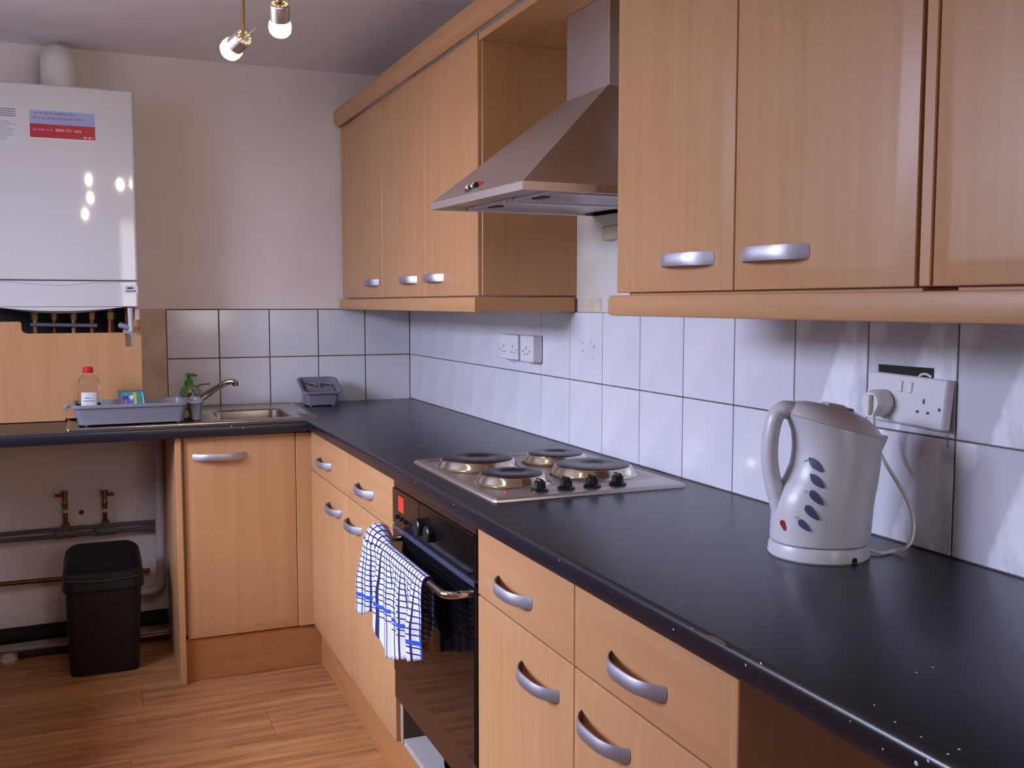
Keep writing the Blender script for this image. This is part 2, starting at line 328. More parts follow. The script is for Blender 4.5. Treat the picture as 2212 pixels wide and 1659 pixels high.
child('pencil_mark', mk.mesh('pencil', INK, TILE_JOINT.location), TILE_JOINT)
mk = strokes([[(2047.5, 939), (2047.5, 968)], [(2055, 824.5), (2068, 825)]], .0022)
child('pencil_mark', mk.mesh('pencil', INK), wall_right)

# ================================================================== WORKTOP
XF, YF = -.577, -.635
def drop(x): return .004 if x > -.6 else (.004 + (-.6-x)/.3*.003 if x > -.9 else .007 + (-.9-x)/.85*.002)
def zt(x, y): return .91 - drop(x)*max(0, min(1, -y/.635))
m = MB()
prof = [(0, .872), (0, .91), (XF+.009, .91), (XF+.004, .909), (XF+.001, .906), (XF, .901), (XF, .878), (XF+.002, .874), (XF+.006, .872)]
m.loft([[Vector((a, yy, b)) for a, b in prof] for yy in (0, -4.36)])
def bprof(x, ya, yb):
    front = yb <= YF+.001; out = []
    if front: pts = [(ya, -.038), (ya, 0), (yb+.009, 0), (yb+.004, -.001), (yb+.001, -.004), (yb, -.009), (yb, -.032), (yb+.002, -.036), (yb+.006, -.038)]
    else: pts = [(ya, -.038), (ya, 0), (yb, 0), (yb, -.038)]
    return [Vector((x, a, zt(x, a)+b)) for a, b in pts]
for xs, ya, yb in (((-.575, -.583), 0, YF), ((-.583, -.868), 0, -.19), ((-.583, -.72, -.868), -.51, YF), ((-.868, -1.3, -1.95), 0, YF)):
    m.loft([bprof(x, ya, yb) for x in xs])
worktop = Thing('worktop', 'black L-shaped laminate worktop with chipped rounded front edge', 'worktop', (-.3, -1, .872))
worktop.part('slab', m, WORK)
m = MB()
for px, py, s in ((1643.7, 1433, 1.6), (1611, 1437, 1.5), (1455, 1360, 1.4), (1495, 1357, 1), (1208, 1210, 1.2), (1320, 1280, .9), (1889, 1523, 1), (1934, 1560, 1.2), (1980, 1453, 1), (2015, 1442, 1), (2072, 1619, 1.4), (2048, 1629, 1.3), (1990, 1592, .9), (1470, 1302, .8), (1654, 1349, .9), (897, 1043, 1), (980, 1090, 1.1)):
    p = on(px, py, 2, .9103); r_ = .0011*s
    if p.x < XF+.008: p = on(px, py, 0, XF-.0003); m.lathe([(r_, 0), (r_*.6, .0005)], p, 6, (-1, 0, 0))
    else: m.lathe([(r_, 0), (r_*.6, .0006)], p, 6)
for px, py, s in ((1979, 1649, 2.4), (2005, 1644, 1.6), (1907, 1618, 1.2), (1837, 1558, 1), (690, 917, 1.4), (500, 921, 2), (525, 924, 1.6)):
    p = on(px, py, 0, XF-.0003) if px > 800 else on(px, py, 1, YF-.0003); r_ = .0011*s
    m.lathe([(r_, 0), (r_*.6, .0005)], p, 6, (-1, 0, 0) if px > 800 else (0, -1, 0))
worktop.part('paint_speck', m, SPECK, label='scattered white paint specks').__setitem__('kind', 'stuff')
p = on(1548, 1382, 2, .9103); m = MB().add([p+Vector(q) for q in ((0, .022, 0), (.006, .008, 0), (.004, -.012, 0), (-.003, -.026, 0), (-.004, 0, 0))], [(0, 1, 2, 3, 4)])
worktop.part('edge_chip', m, CHIP, label='brown chip in the front edge')

# ================================================================== CABINETS
def door_mb(pl, a0, a1, z0, z1, fr, th=.018, mg=.026, e=.006):
    """bevelled door front; pl 'x' faces -x with front plane x=fr, 'y' faces -y"""
    def P(d, a, z): return Vector((fr+d, a, z)) if pl == 'x' else Vector((a, fr+d, z))
    def rect(d, i): return [P(d, a0+i, z0+i), P(d, a1-i, z0+i), P(d, a1-i, z1-i), P(d, a0+i, z1-i)]
    return MB().loft([rect(th, .0005), rect(e+.0015, 0), rect(e, .0012), rect(.0004, mg), rect(0, mg+.008)])
def handle_mesh(L_, name):
    m = MB(); rings = []
    for i in range(17):
        t = i/16*2-1; d = .028*(1-abs(t)**3.2); a = L_/2*t; tx = -.028*3.2*abs(t)**2.2*(1 if t > 0 else -1)/(L_/2)
        n_ = Vector((-1, tx, 0)).normalized()
        if abs(t) == 1: n_ = Vector((-.3, t, 0)).normalized()
        c = Vector((-d-.001, a, 0))
        hh = .0112
        rings.append([c+n_*o_+Vector((0, 0, z)) for o_, z in ((-.0022, -hh), (.0008, -hh), (.0024, -hh*.6), (.003, 0), (.0024, hh*.6), (.0008, hh), (-.0022, hh))])
    return m.loft(rings).mesh(name, SATIN, angle=50)
HX = handle_mesh(.158, 'handle')
hy = handle_mesh(.176, 'handle'); hy.transform(Matrix.Rotation(R(90), 4, 'Z')); HY = hy
XD = -.562; XC = XD+.0185
ZTB, ZSPL, ZBB = .868, .725, .155
def base_double(name, label, y0, ym, y1, hands):
    T = Thing(name, label, 'cabinet', (-.29, (y0+y1)/2, 0))
    m = MB().box(XC, -.03, y0-.016, y0, ZBB-.003, .868).box(XC, -.03, y1, y1+.016, ZBB-.003, .868).box(XC, -.03, ym-.009, ym+.009, ZBB, .868).box(XC, -.03, y0, y1, ZBB-.003, ZBB+.013).box(-.045, -.03, y0, y1, ZBB, .868).box(XC, -.06, y0, y1, .85, .868)
    T.part('carcass', m, CARC)
    for (a, b), (hd, ho) in zip(((y0, ym), (ym, y1)), hands):
        d = T.part('drawer', door_mb('x', b+.0015, a-.0015, ZSPL+.0015, ZTB, XD), BH); T.inst('handle', HX, (XD+.001, hd, .787), d)
        d = T.part('door', door_mb('x', b+.0015, a-.0015, ZBB, ZSPL-.0015, XD), BV); T.inst('handle', HX, (XD+.001, ho, .657), d)
    return T
base_double('base_cabinet', 'beech base cabinet in the corner, with two drawers over two doors, left of the oven', -.5985, -1.155, -1.661, ((-.868, -1.0), (-1.395, -1.262)))
base_double('base_cabinet', 'beech base cabinet with two drawers over two doors, right of the oven', -2.274, -2.717, -3.160, ((-2.48, -2.592), (-2.932, -2.834)))
single('end_panel', MB().box(-.566, -.02, -3.180, -3.1625, 0, .872), BV, 'beech end panel closing the cabinets right of the oven', 'panel', (-.29, -3.171, 0))
# back run
T = Thing('sink_cabinet', 'beech cabinet under the sink with one tall door and bow handle', 'cabinet', (-.8, -.3, 0))
T.part('end_panel', MB().box(-1.021, -1.001, -.611, -.03, 0, zt(-1, -.6)-.039), BV)
m = MB().box(-1.0, -.985, -.58, -.03, .152, .86).box(-.60, -.585, -.58, -.03, .152, .86).box(-1.0, -.585, -.58, -.03, .152, .167)
T.part('carcass', m, CARC)
d = T.part('door', door_mb('y', -.993, -.612, .155, .861, -.600), BV); T.inst('handle', HY, (-.874, -.599, .793), d)
T.part('corner_post', MB().box(-.610, -.5535, -.598, -.582, .155, .861), BV)
single('plinth', MB().box(-1.0005, -.512, -.585, -.568, 0, .151), BD, 'brown plinth board under the sink cabinet', 'plinth', (-.75, -.576, 0))
single('plinth', MB().box(-.527, -.511, -3.16, -.5855, 0, .151), BDY, 'long beech plinth board under the oven and cabinets', 'plinth', (-.519, -1.9, 0))
# unseen run under the window, added to shade the lower left
T = Thing('base_cabinet', 'unseen beech base run with black worktop, added to shade the lower left', 'cabinet', (-2.15, -1.9, 0))
T.part('carcass', MB().box(WX+.005, -1.90, -3.0, -.645, .15, .868), BV)
T.part('worktop_slab', MB().box(WX+.003, -1.872, -3.02, -.638, .872, .91, .006), WORK)
T.part('plinth', MB().box(WX+.005, -1.95, -3.0, -.645, 0, .149), BDY)
# wall cabinets
XU = -.300; UC = XU+.0185; ZU0, ZU1 = 1.342, 2.046
def wall_cab(label, y0, y1, doors, extra=None):
    T = Thing('wall_cabinet', label, 'cabinet', (-.15, (y0+y1)/2, ZU0))
    m = MB().box(UC, .0055, y0-.018, y0-.0005, ZU0, ZU1).box(UC, .0055, y1+.0005, y1+.018, ZU0, ZU1).box(UC, .0055, y0-.018, y1+.018, ZU0, ZU0+.018).box(UC, .0055, y0-.018, y1+.018, ZU1-.018, ZU1).box(-.004, .0055, y0-.018, y1+.018, ZU0, ZU1)
    if y0 < -2: m.box(UC, .0055, min(y0-.03, -2.40), y1, ZU0-.012, ZU0)
    T.part('carcass', m, BV)
    for a, b, hc in doors:
        d = T.part('door', door_mb('x', b+.0015, a-.0015, ZU0, ZU1-.004, XU), BV)
        if hc: T.inst('handle', HX, (XU+.001, hc, 1.397), d)
    return T
wall_cab('beech corner wall cabinet beside the cream wall, single door', -.008, -.628, [(-.008, -.628, -.525)])
wall_cab('beech wall cabinet with two doors just left of the cooker hood', -.628, -1.596, [(-.628, -1.129, -.983), (-1.129, -1.594, -1.245)])
wall_cab('large beech wall cabinet with two doors just right of the cooker hood', -2.374, -3.166, [(-2.374, -2.771, -2.642), (-2.771, -3.166, -2.885)])
single('filler_strip', MB().box(XU+.006, XU+.024, -3.190, -3.1705, ZU0, ZU1-.004), BV, 'narrow beech filler strip between the two rightmost wall cabinets', 'panel', (XU+.015, -3.18, ZU0))
wall_cab('beech wall cabinet at the right edge of the photo, one door in view', -3.192, -3.75, [(-3.192, -3.75, None)])
# cornice along the whole run
cp = [(-.299, 2.0465), (-.305, 2.0465), (-.3175, 2.058), (-.320, 2.064), (-.3215, 2.106), (-.318, 2.112), (-.290, 2.112), (-.290, 2.064), (-.299, 2.064)]
single('cornice', MB().loft([[Vector((a, yy, b)) for a, b in cp] for yy in (-.002, -3.76)]), BH, 'beech cornice board running along the top of the wall cabinets', 'cornice', (-.305, -1.9, 2.0465))
single('bridging_board', MB().box(-.292, .005, -2.3725, -1.5975, 2.022, 2.042), BH, 'beech top board bridging the cabinets above the cooker hood', 'board', (-.15, -1.98, 2.022))
def pel(z0, z1): return [(-.0, z0+.001), (-.001, z0), (-.014, z0), (-.017, z0+.0012), (-.018, z0+.004), (-.018, z1-.004), (-.017, z1-.0012), (-.014, z1), (0, z1)]
m = MB(); pp = pel(1.296, 1.338)
m.loft([[Vector((-.289+a, -.004, b)) for a, b in pp], [Vector((-.289+a, -1.585+a, b)) for a, b in pp], [Vector((-.004, -1.585+a, b)) for a, b in pp]])
single('pelmet', m, BH, 'beech light pelmet below the left wall cabinets, turning the corner to the wall', 'pelmet', (-.29, -.8, 1.296))
m = MB(); pp = pel(1.296, 1.336); rr = []
for yy, sh in ((-2.374, .006), (-2.3752, .003), (-2.378, .001), (-2.382, 0), (-3.76, 0)):
    zc = 1.316; k = (.020-sh)/.020; rr.append([Vector((-.295+a, yy, zc+(b-zc)*k)) for a, b in pp])
single('pelmet', m.loft(rr), BH, 'long beech light pelmet below the right wall cabinets with rounded end', 'pelmet', (-.30, -3.0, 1.296))

# ================================================================== COOKER HOOD
T = Thing('cooker_hood', 'brushed steel pyramid cooker hood with chimney flue over the hob', 'cooker hood', (-.2, -1.989, 1.554))
y0, y1, xf, zb, zr = -1.692, -2.286, -.462, 1.554, 1.571
def tilt(p): p = Vector(p); return Vector((p.x, p.y, p.z + (p.y+1.989)*.0148))
def TM(m): m.v = [tuple(tilt(p)) for p in m.v]; return m
fx, fy0, fy1, ft = -.172, -1.878, -2.106, 1.817
def q(x, a, b, z): return [Vector((x, a, z)), Vector((.005, a, z)), Vector((.005, b, z)), Vector((x, b, z))]
T.part('canopy', TM(MB().loft([q(xf+.001, y0-.001, y1+.001, zr), q(fx, fy0, fy1, ft)], False, True)), STEELS, angle=10)
m = MB(); o_, i_ = q(xf, y0, y1, zb), q(xf+.012, y0-.012, y1+.012, zb)
m.loft([q(xf+.001, y0-.001, y1+.001, zr), q(xf, y0, y1, zr), o_, i_, q(xf+.012, y0-.012, y1+.012, zb+.014)], False, False)
T.part('rim', TM(m), STEELS, angle=10)
T.part('flue', MB().box(fx+.004, .005, fy0-.004, fy1+.004, ft-.02, 2.0215, .001), STEEL, angle=10)
T.part('underside', TM(MB().box(xf+.012, .003, y0-.012, y1+.012, zb+.010, zb+.014, 0)), STEELS)
for a, b in ((-1.735, -1.975), (-2.0, -2.245)):
    f_ = T.part('grease_filter', TM(MB().box(xf+.10, -.05, a, b, zb+.002, zb+.010)), MESHM)
    for e_ in (a, b): T.part('filter_edge', TM(MB().box(xf+.09, -.04, e_+.005, e_-.005, zb-.003, zb+.009)), FEDGE, f_)
    T.part('filter_latch', TM(MB().box(xf+.105, xf+.125, (a+b)/2-.03, (a+b)/2+.03, zb-.001, zb+.004)), BLACK, f_)
# push buttons on the sloping front
A = tilt((xf+.001, y0, zr)); B_ = tilt((fx, fy0, ft)); nrm = Vector((-(ft-zr), 0, (fx-xf))).normalized()
def slope(y, s): return tilt((xf+.001+s*(fx-xf), y, zr+s*(ft-zr)))
for k in range(4):
    c = slope(-1.908-.016*k, .085); b_ = T.part('push_button', MB().lathe([(.0065, -.002), (.0065, .006), (.0055, .0075)], c, 14, nrm), WHITEP if k % 2 == 0 else BLACK)
T.part('switch_plate', MB().lathe([(.02, 0), (.02, .0015)], slope(-1.932, .085), 16, nrm).prism([slope(-1.895, .06), slope(-1.895, .115), slope(-1.985, .115), slope(-1.985, .06)], nrm*.0012), BLACK)
T.part('indicator_light', MB().lathe([(.005, 0), (.004, .005)], slope(-1.982, .09), 10, nrm), REDL, label='red indicator light')
single('fused_spur', MB().box(-.012, .0055, -1.86, -1.775, 1.487, 1.525, .004), BEIGE, 'beige plastic outlet on the wall under the hood, half hidden', 'outlet', (0, -1.81, 1.487))

# ================================================================== HOB
T = Thing('electric_hob', 'steel electric hob with four solid hotplates and four black knobs', 'hob', (-.283, -1.983, .9102))
hx0, hx1, hy0, hy1 = -.517, -.050, -2.268, -1.700
oc = rrect(hx0, hx1, hy0, hy1, .012, .9105, 3); t1 = rrect(hx0+.001, hx1-.001, hy0+.001, hy1-.001, .012, .915, 3); t2 = rrect(hx0+.005, hx1-.005, hy0+.005, hy1-.005, .01, .9185, 3)
t3 = rrect(hx0+.022, hx1-.022, hy0+.085, hy1-.022, .02, .9185, 3); t4 = rrect(hx0+.030, hx1-.030, hy0+.093, hy1-.030, .018, .9150, 3)
T.part('tray', MB().loft([oc, t1, t2, t3, t4], True, True), STEEL, angle=25)
for cx, cy, r_ in ((-.394, -1.848, .090), (-.400, -2.085, .0725), (-.180, -1.850, .0725), (-.176, -2.050, .090)):
    rg = T.part('hotplate', MB().lathe([(r_-.006, .934), (r_-.002, .9385), (r_-.012, .941), (.030, .941), (.026, .9385), (.004, .9385)], (cx, cy, 0), 40), IRON)
    T.part('trim_ring', MB().lathe([(r_+.017, .9155), (r_+.012, .9180), (r_+.009, .922), (r_+.006, .930), (r_+.001, .9365), (r_-.003, .9375), (r_-.006, .935)], (cx, cy, 0), 40, None, False, False), RINGM, rg)
for k, px in enumerate((1170, 1225, 1278, 1331)):
    c = on(px, 1057-k*5.0, 2, .9185); c.y = -2.222
    c = Vector((-.394+.0635*k, -2.222, .9187))
    kn = T.part('knob', MB().lathe([(.0195, 0), (.0195, .004), (.014, .007), (.013, .020), (.011, .0215)], c, 20), BLACK)
    T.part('grip', MB().box(c.x-.004, c.x+.004, c.y-.0135, c.y+.0135, c.z+.006, c.z+.027, .0015), BLACK, kn)
T.part('indicator_light', MB().lathe([(.004, .9187), (.003, .9215)], (-.470, -2.215, 0), 10), REDL, label='red indicator light')

# ================================================================== OVEN
T = Thing('built_in_oven', 'black glass built-in oven with chrome bar handle under the hob', 'oven', (-.3, -1.966, .255))
oy0, oy1 = -1.668, -2.268
T.part('body', MB().box(XD+.024, -.05, oy0-.012, oy1+.012, .30, .866), DARKV)
T.part('top_trim', MB().box(XD+.004, XD+.024, oy0, oy1, .846, .8685), OVTRIM)
cpn = T.part('control_panel', MB().box(XD, XD+.024, oy0, oy1, .7525, .8455), PANELB)
T.part('display', MB().box(XD-.0006, XD+.002, -1.722, -1.768, .793, .832, 0), DISP, cpn, 'red glowing clock display')
T.part('panel_divider', MB().box(XD-.0006, XD+.002, -1.893, -1.898, .765, .843, 0), BLACK, cpn)
for k in range(3): T.part('push_button', MB().lathe([(.006, 0), (.005, .006)], (XD, -1.715-.035*k, .776), 12, (-1, 0, 0)), BLACK, cpn)
for yy, r_ in ((-1.925, .022), (-2.0, .020)):
    kn = T.part('knob', MB().lathe([(r_, 0), (r_, .016), (r_-.003, .019)], (XD, yy, .793), 24, (-1, 0, 0)), BLACK, cpn)
dr = T.part('door', MB().box(XD, XD+.024, oy0, oy1, .358, .7485, .002), GLASSB)
T.part('door_top_edge', MB().box(XD-.0008, XD+.02, oy0, oy1, .737, .7487, .001), mat('smoked_edge', (70, 72, 92), .15), dr)
hp = smooth([(XD, -1.700, .716), (XD-.03, -1.700, .7155), (XD-.047, -1.712, .715), (XD-.050, -1.745, .715), (XD-.050, -1.95, .715), (XD-.050, -2.185, .715), (XD-.046, -2.216, .715), (XD-.03, -2.232, .7155), (XD, -2.236, .716)], 5)
T.part('bar_handle', MB().tube(hp, .0085, 14), CHROME, dr)
T.part('lower_trim', MB().box(XD+.002, XD+.022, oy0, oy1, .283, .3565), OVTRIM)
T = Thing('oven_housing', 'side panel of the oven housing seen in the gap under the oven', 'panel', (-.3, -1.67, .1525))
T.part('side_panel', MB().box(XC+.004, -.04, -1.6795, -1.6625, .1525, .28), mat('cavity_shade_board', (98, 72, 54), .7))  # darkness of the cavity is put into this panel's colour
T.part('edge_strip', MB().box(XC, XC+.0038, -1.6695, -1.6625, .1525, .28), CARC)
T.part('edge_strip', MB().box(XC, XC+.0038, -1.6795, -1.6725, .1525, .28), CARC)
m = MB(); pts = [(-.541, -1.683), (-.48, -1.683), (-.462, -1.70), (-.462, -1.76), (-.47, -1.80), (-.49, -1.86), (-.52, -1.98), (-.541, -2.1)]
m.prism([(a, b, .1528) for a, b in pts], (0, 0, .017)); single('loose_board', m, FOAMW, 'white offcut lying on the plinth in the gap under the oven', 'board', (-.5, -1.85, .1528))

# ================================================================== TEA TOWEL
def towel():
    m = MB(); NU, ya, yb = 60, -1.668, -2.118; xb, zb_ = XD-.050, .715; uvs = []
    rows = []
    NV = 46
    for j in range(NV+1):
        r_ = []
        for i in range(NU+1):
            s = i/NU; yy = ya+(yb-ya)*s
            # length of the front fall and back fall
            if s < .30: lf = .178+.012*math.sin(s*20)
            else: lf = .252-.085*min(1, max(0, (s-.42)/.55))
            if .26 < s < .36: lf = .185+(.252-.185)*(s-.26)/.1
            lb = .13+.05*math.sin(3+s*7)
            hump = .030*math.exp(-((s-.10)/.13)**2); rad = .0125+hump*.65
            fold = .010*math.sin(s*23+.6)+.006*math.sin(s*51)+(.010 if s > .84 else 0)
            arc = math.pi*rad; tot = lb+arc+lf; d = tot*j/NV - lb
            if d < 0: x = xb+rad*.9+.002+.35*abs(fold)*min(1, -d/.1); z = zb_+d; x = min(x, XD-.006)
            elif d < arc:
                a = d/rad; x = xb+rad*math.cos(a); z = zb_+hump*.25+rad*math.sin(a)*(1+hump*8); x = min(x, XD-.006)
            else:
                dd = d-arc; k = min(1, dd/.10); x = xb-rad-.002-(fold*.9+.004)*k - .004*hump/.03*k; z = zb_-dd
            sk = 0
            if d > arc: sk = .018*(d-arc)/.2*math.sin(s*3.1) - (.030*(d-arc)/.2 if s > .3 else -.006)
            r_.append((x, yy+sk-.006*math.sin(j*.5+s*4)*(1 if d > arc else 0)*.4, z)); uvs.append((s*.486, arc-d))
        rows.append(r_)
    n = NU+1; vs = [p for r_ in rows for p in r_]; fs = [(j*n+i, j*n+i+1, (j+1)*n+i+1, (j+1)*n+i) for j in range(NV) for i in range(NU)]
    m.add(vs, fs); m.uv = uvs; return m
tw = single('tea_towel', towel(), TOWEL, 'blue and white checked tea towel draped over the oven handle', 'towel', (XD-.06, -1.88, .5), angle=180)
md = tw.modifiers.new('thickness', 'SOLIDIFY'); md.thickness = .0025; md.offset = 0

# ================================================================== SINK, TAP AND THINGS AROUND
T = Thing('inset_sink', 'stainless steel inset sink and drainer in the black worktop', 'sink', (-.93, -.31, .902))
def lift(pts, dz): return [Vector((p.x, p.y, zt(p.x, p.y)+dz)) for p in pts]
sx0, sx1, sy0, sy1 = -1.358, -.520, -.588, -.045
ho = (-.862, -.590, -.502, -.198)
o1 = rrect(sx0, sx1, sy0, sy1, .012, 0); o2 = rrect(sx0+.005, sx1-.005, sy0+.005, sy1-.005, .011, 0); o3 = rrect(sx0+.014, sx1-.014, sy0+.014, sy1-.014, .01, 0); hh = rrect(*ho, .05, 0); h2 = rrect(ho[0]+.006, ho[1]-.006, ho[2]+.006, ho[3]-.006, .046, 0)
m = MB().loft([lift(o1, .0005), lift(o1, .0035), lift(rrect(sx0+.001, sx1-.001, sy0+.001, sy1-.001, .012, 0), .0056), lift(rrect(sx0+.003, sx1-.003, sy0+.003, sy1-.003, .011, 0), .0070), lift(o2, .0074), lift(o3, .003), lift(hh, .002)], False, False)
T.part('rim_and_drainer', m, SINKM)
h3 = [Vector((p.x, p.y, .79)) for p in rrect(ho[0]+.012, ho[1]-.012, ho[2]+.012, ho[3]-.012, .045, 0)]; h4 = [Vector((p.x, p.y, .765)) for p in rrect(ho[0]+.04, ho[1]-.04, ho[2]+.04, ho[3]-.04, .03, 0)]
T.part('bowl', MB().loft([lift(hh, .002), lift(h2, -.004), h3, h4], False, True), SINKM)
m = MB()
for k in range(9):
    a = -.17-.042*k; m.loft([[Vector((xx, a+dy, zt(xx, a)+dz)) for dy, dz in ((-.006, .0015), (0, .0045), (.006, .0015))] for xx in (-.92, -1.32)])
T.part('drainer_rib', m, SINKM).__setitem__('kind', 'stuff')
T.part('waste_plug', MB().lathe([(.035, .7655), (.035, .769), (.02, .768)], (-.72, -.35, 0), 20), CHROME)
T = Thing('mixer_tap', 'chrome mixer tap with lever and angled spout behind the dish rack', 'tap', (-.915, -.105, .911))
T.part('body', MB().lathe([(.026, .912), (.026, .918), (.019, .924), (.018, .958), (.021, .963), (.021, .975), (.012, .984)], (-.915, -.105, 0), 24), CHROME)
T.part('spout', MB().tube(smooth([(-.905, -.118, .940), (-.885, -.135, .953), (-.845, -.165, .985), (-.810, -.190, 1.010), (-.785, -.205, 1.021), (-.768, -.214, 1.020)], 4), [.0135]*8+[.0115]*13, 14), CHROME)
T.part('aerator', MB().lathe([(.0115, 0), (.0125, .003), (.0125, .02), (.011, .022)], (-.766, -.215, 1.005), 16), CHROME)
T.part('lever', MB().tube(smooth([(-.920, -.105, .980), (-.912, -.112, .993), (-.885, -.135, 1.007), (-.850, -.16, 1.012)], 5), [.012]*4+[.009]*4+[.007]*8, 12, True, (.55, 1.3)), CHROME)

# dish rack: long grey tub with a cutlery cup hanging at its right end
T = Thing('dish_rack', 'grey plastic dish drainer tub standing on the sink drainer', 'dish rack', (-1.14, -.42, .907))
zs = .909
def rr_(x0, x1, a, b, r, z): return rrect(x0, x1, a, b, r, z)
ro = (-1.340, -.968, -.548, -.330); bo = (-1.318, -.982, -.530, -.350); rz = .980
m = MB().loft([rr_(*bo, .02, zs+.004), rr_(ro[0]+.006, ro[1]-.004, ro[2]+.006, ro[3]-.006, .02, rz-.010), rr_(*ro, .024, rz-.010), rr_(*ro, .024, rz-.003), rr_(ro[0]+.003, ro[1]-.003, ro[2]+.003, ro[3]-.003, .022, rz), rr_(ro[0]+.012, ro[1]-.012, ro[2]+.012, ro[3]-.012, .018, rz), rr_(bo[0]+.005, bo[1]-.005, bo[2]+.005, bo[3]-.005, .016, zs+.011)], True, True)
T.part('tub', m, GREYP)
co = (-.9685, -.912, -.515, -.345); cb_ = (-.952, -.922, -.50, -.36)
m = MB().loft([rr_(*cb_, .012, zs+.002), rr_(co[0]+.006, co[1]-.005, co[2]+.006, co[3]-.006, .014, rz-.009), rr_(*co, .016, rz-.009), rr_(*co, .016, rz-.001), rr_(co[0]+.008, co[1]-.008, co[2]+.008, co[3]-.008, .012, rz-.001), rr_(cb_[0]+.005, cb_[1]-.005, cb_[2]+.005, cb_[3]-.005, .01, zs+.008)], True, True)
T.part('cutlery_cup', m, GREYP)
for a in (-1.295, -1.0):
    for b in (-.515, -.365): T.part('foot', MB().lathe([(.006, zs-.0015), (.008, zs+.009)], (a, b, 0), 10), GREYP)
T.part('hook', MB().tube(smooth([(-1.338, -.47, rz-.006), (-1.352, -.47, rz-.004), (-1.358, -.47, rz-.012), (-1.350, -.47, rz-.018)], 4), .006, 10), GREYP)
# clear squeezy bottle with red cap, in the tub
bx, by, bz = -1.285, -.44, zs+.0115
T = Thing('squeezy_bottle', 'clear washing-up liquid bottle with red cap standing in the dish rack', 'bottle', (bx, by, bz))
def oval(r, z, k=.62): return [Vector((bx+r*math.cos(t*math.pi/14), by+k*r*math.sin(t*math.pi/14), bz+z)) for t in range(28)]
T.part('body', MB().loft([oval(.034, 0), oval(.038, .006), oval(.0385, .05), oval(.033, .085), oval(.035, .112), oval(.036, .128), oval(.031, .142), oval(.020, .152), oval(.0145, .158, .9), oval(.0145, .163, .95)]), CLEAR)
T.part('liquid', MB().loft([oval(.032, .003), oval(.0362, .008), oval(.0364, .055), oval(.0355, .060)]), GREENL)
T.part('cap', MB().lathe([(.017, bz+.1635), (.0175, bz+.166), (.0165, bz+.181), (.012, bz+.184)], (bx, by, 0), 20), REDCAP)
m = MB(); cs = [R(a) for a in range(-130, -49, 10)]
m.loft([[Vector((bx+(rr0+.0008)*math.cos(a), by+.62*(rr0+.0008)*math.sin(a)-.0006, bz+z)) for a in cs] for rr0, z in ((.0385, .045), (.0385, .052), (.0365, .072), (.0352, .097))], False, False, False)
lb = T.part('label_sticker', m, PAPER)
T.part('print', MB().box(bx-.014, bx+.004, by-.0258, by-.0255, bz+.078, bz+.0795, 0).box(bx-.018, bx+.016, by-.0262, by-.0258, bz+.068, bz+.0692, 0), INKD, lb)
# printed box in the tub
cx, cy, cz = -1.146, -.40, zs+.012
T = Thing('printed_carton', 'small teal and yellow printed carton standing in the dish rack', 'box', (cx, cy, cz))
T.part('carton', MB().box(cx-.046, cx+.046, cy-.02, cy+.02, cz, cz+.094, .0012), BOXD)
yf = cy-.0203
def flat(pts, d=0): return MB().add([(cx+a, yf-d, cz+b) for a, b in pts], [tuple(range(len(pts)))])
pr = T.part('print', flat([(-.034, .012), (.036, .012), (.040, .06), (.036, .090), (-.034, .090)]), TEAL)
T.part('print', flat([(.002, .012), (.012, .012), (.016, .05), (.014, .088), (.004, .088)], .0003), YEL, pr)
T.part('print', flat([(-.030, .012), (-.012, .012), (-.012, .076), (-.030, .076)], .0003), PURP, pr)
T.part('print', flat([(-.010, .012), (.006, .012), (.006, .066), (-.004, .076), (-.010, .066)], .0006), BLU, pr)
T.part('print', flat([(-.026, .012), (-.016, .012), (-.014, .06), (-.021, .068), (-.028, .06)], .0006), PINK, pr)
T.part('print', flat([(-.010, .072), (-.001, .060), (.006, .074), (-.002, .080)], .0009), STW, pr)
T.part('print', flat([(.032, .012), (.035, .012), (.040, .05), (.036, .088), (.034, .088), (.037, .05)], .0003), STW, pr)
# soap dispenser
cx, cy, cz = -.915, -.045, .9165
T = Thing('soap_dispenser', 'green pump soap dispenser against the tiles behind the tap', 'soap dispenser', (cx, cy, cz))
cy = -.040
def ov(r, z, k=.55): return [Vector((cx+r*math.cos(t*math.pi/12), cy+k*r*math.sin(t*math.pi/12), cz+z)) for t in range(24)]
T.part('bottle', MB().loft([ov(.033, 0), ov(.037, .006), ov(.038, .055), ov(.034, .072), ov(.014, .082, .9), ov(.013, .086, 1)]), GREENT)
T.part('collar', MB().lathe([(.0155, cz+.083), (.0155, cz+.098), (.011, cz+.102)], (cx-.006, cy, 0), 18), GREENP)
T.part('pump', MB().tube([(cx-.006, cy, cz+.10), (cx-.006, cy, cz+.122)], .007, 12).box(cx-.016, cx+.022, cy-.009, cy+.009, cz+.118, cz+.128, .003).box(cx+.018, cx+.026, cy-.005, cy+.005, cz+.115, cz+.123, .002), GREENP)
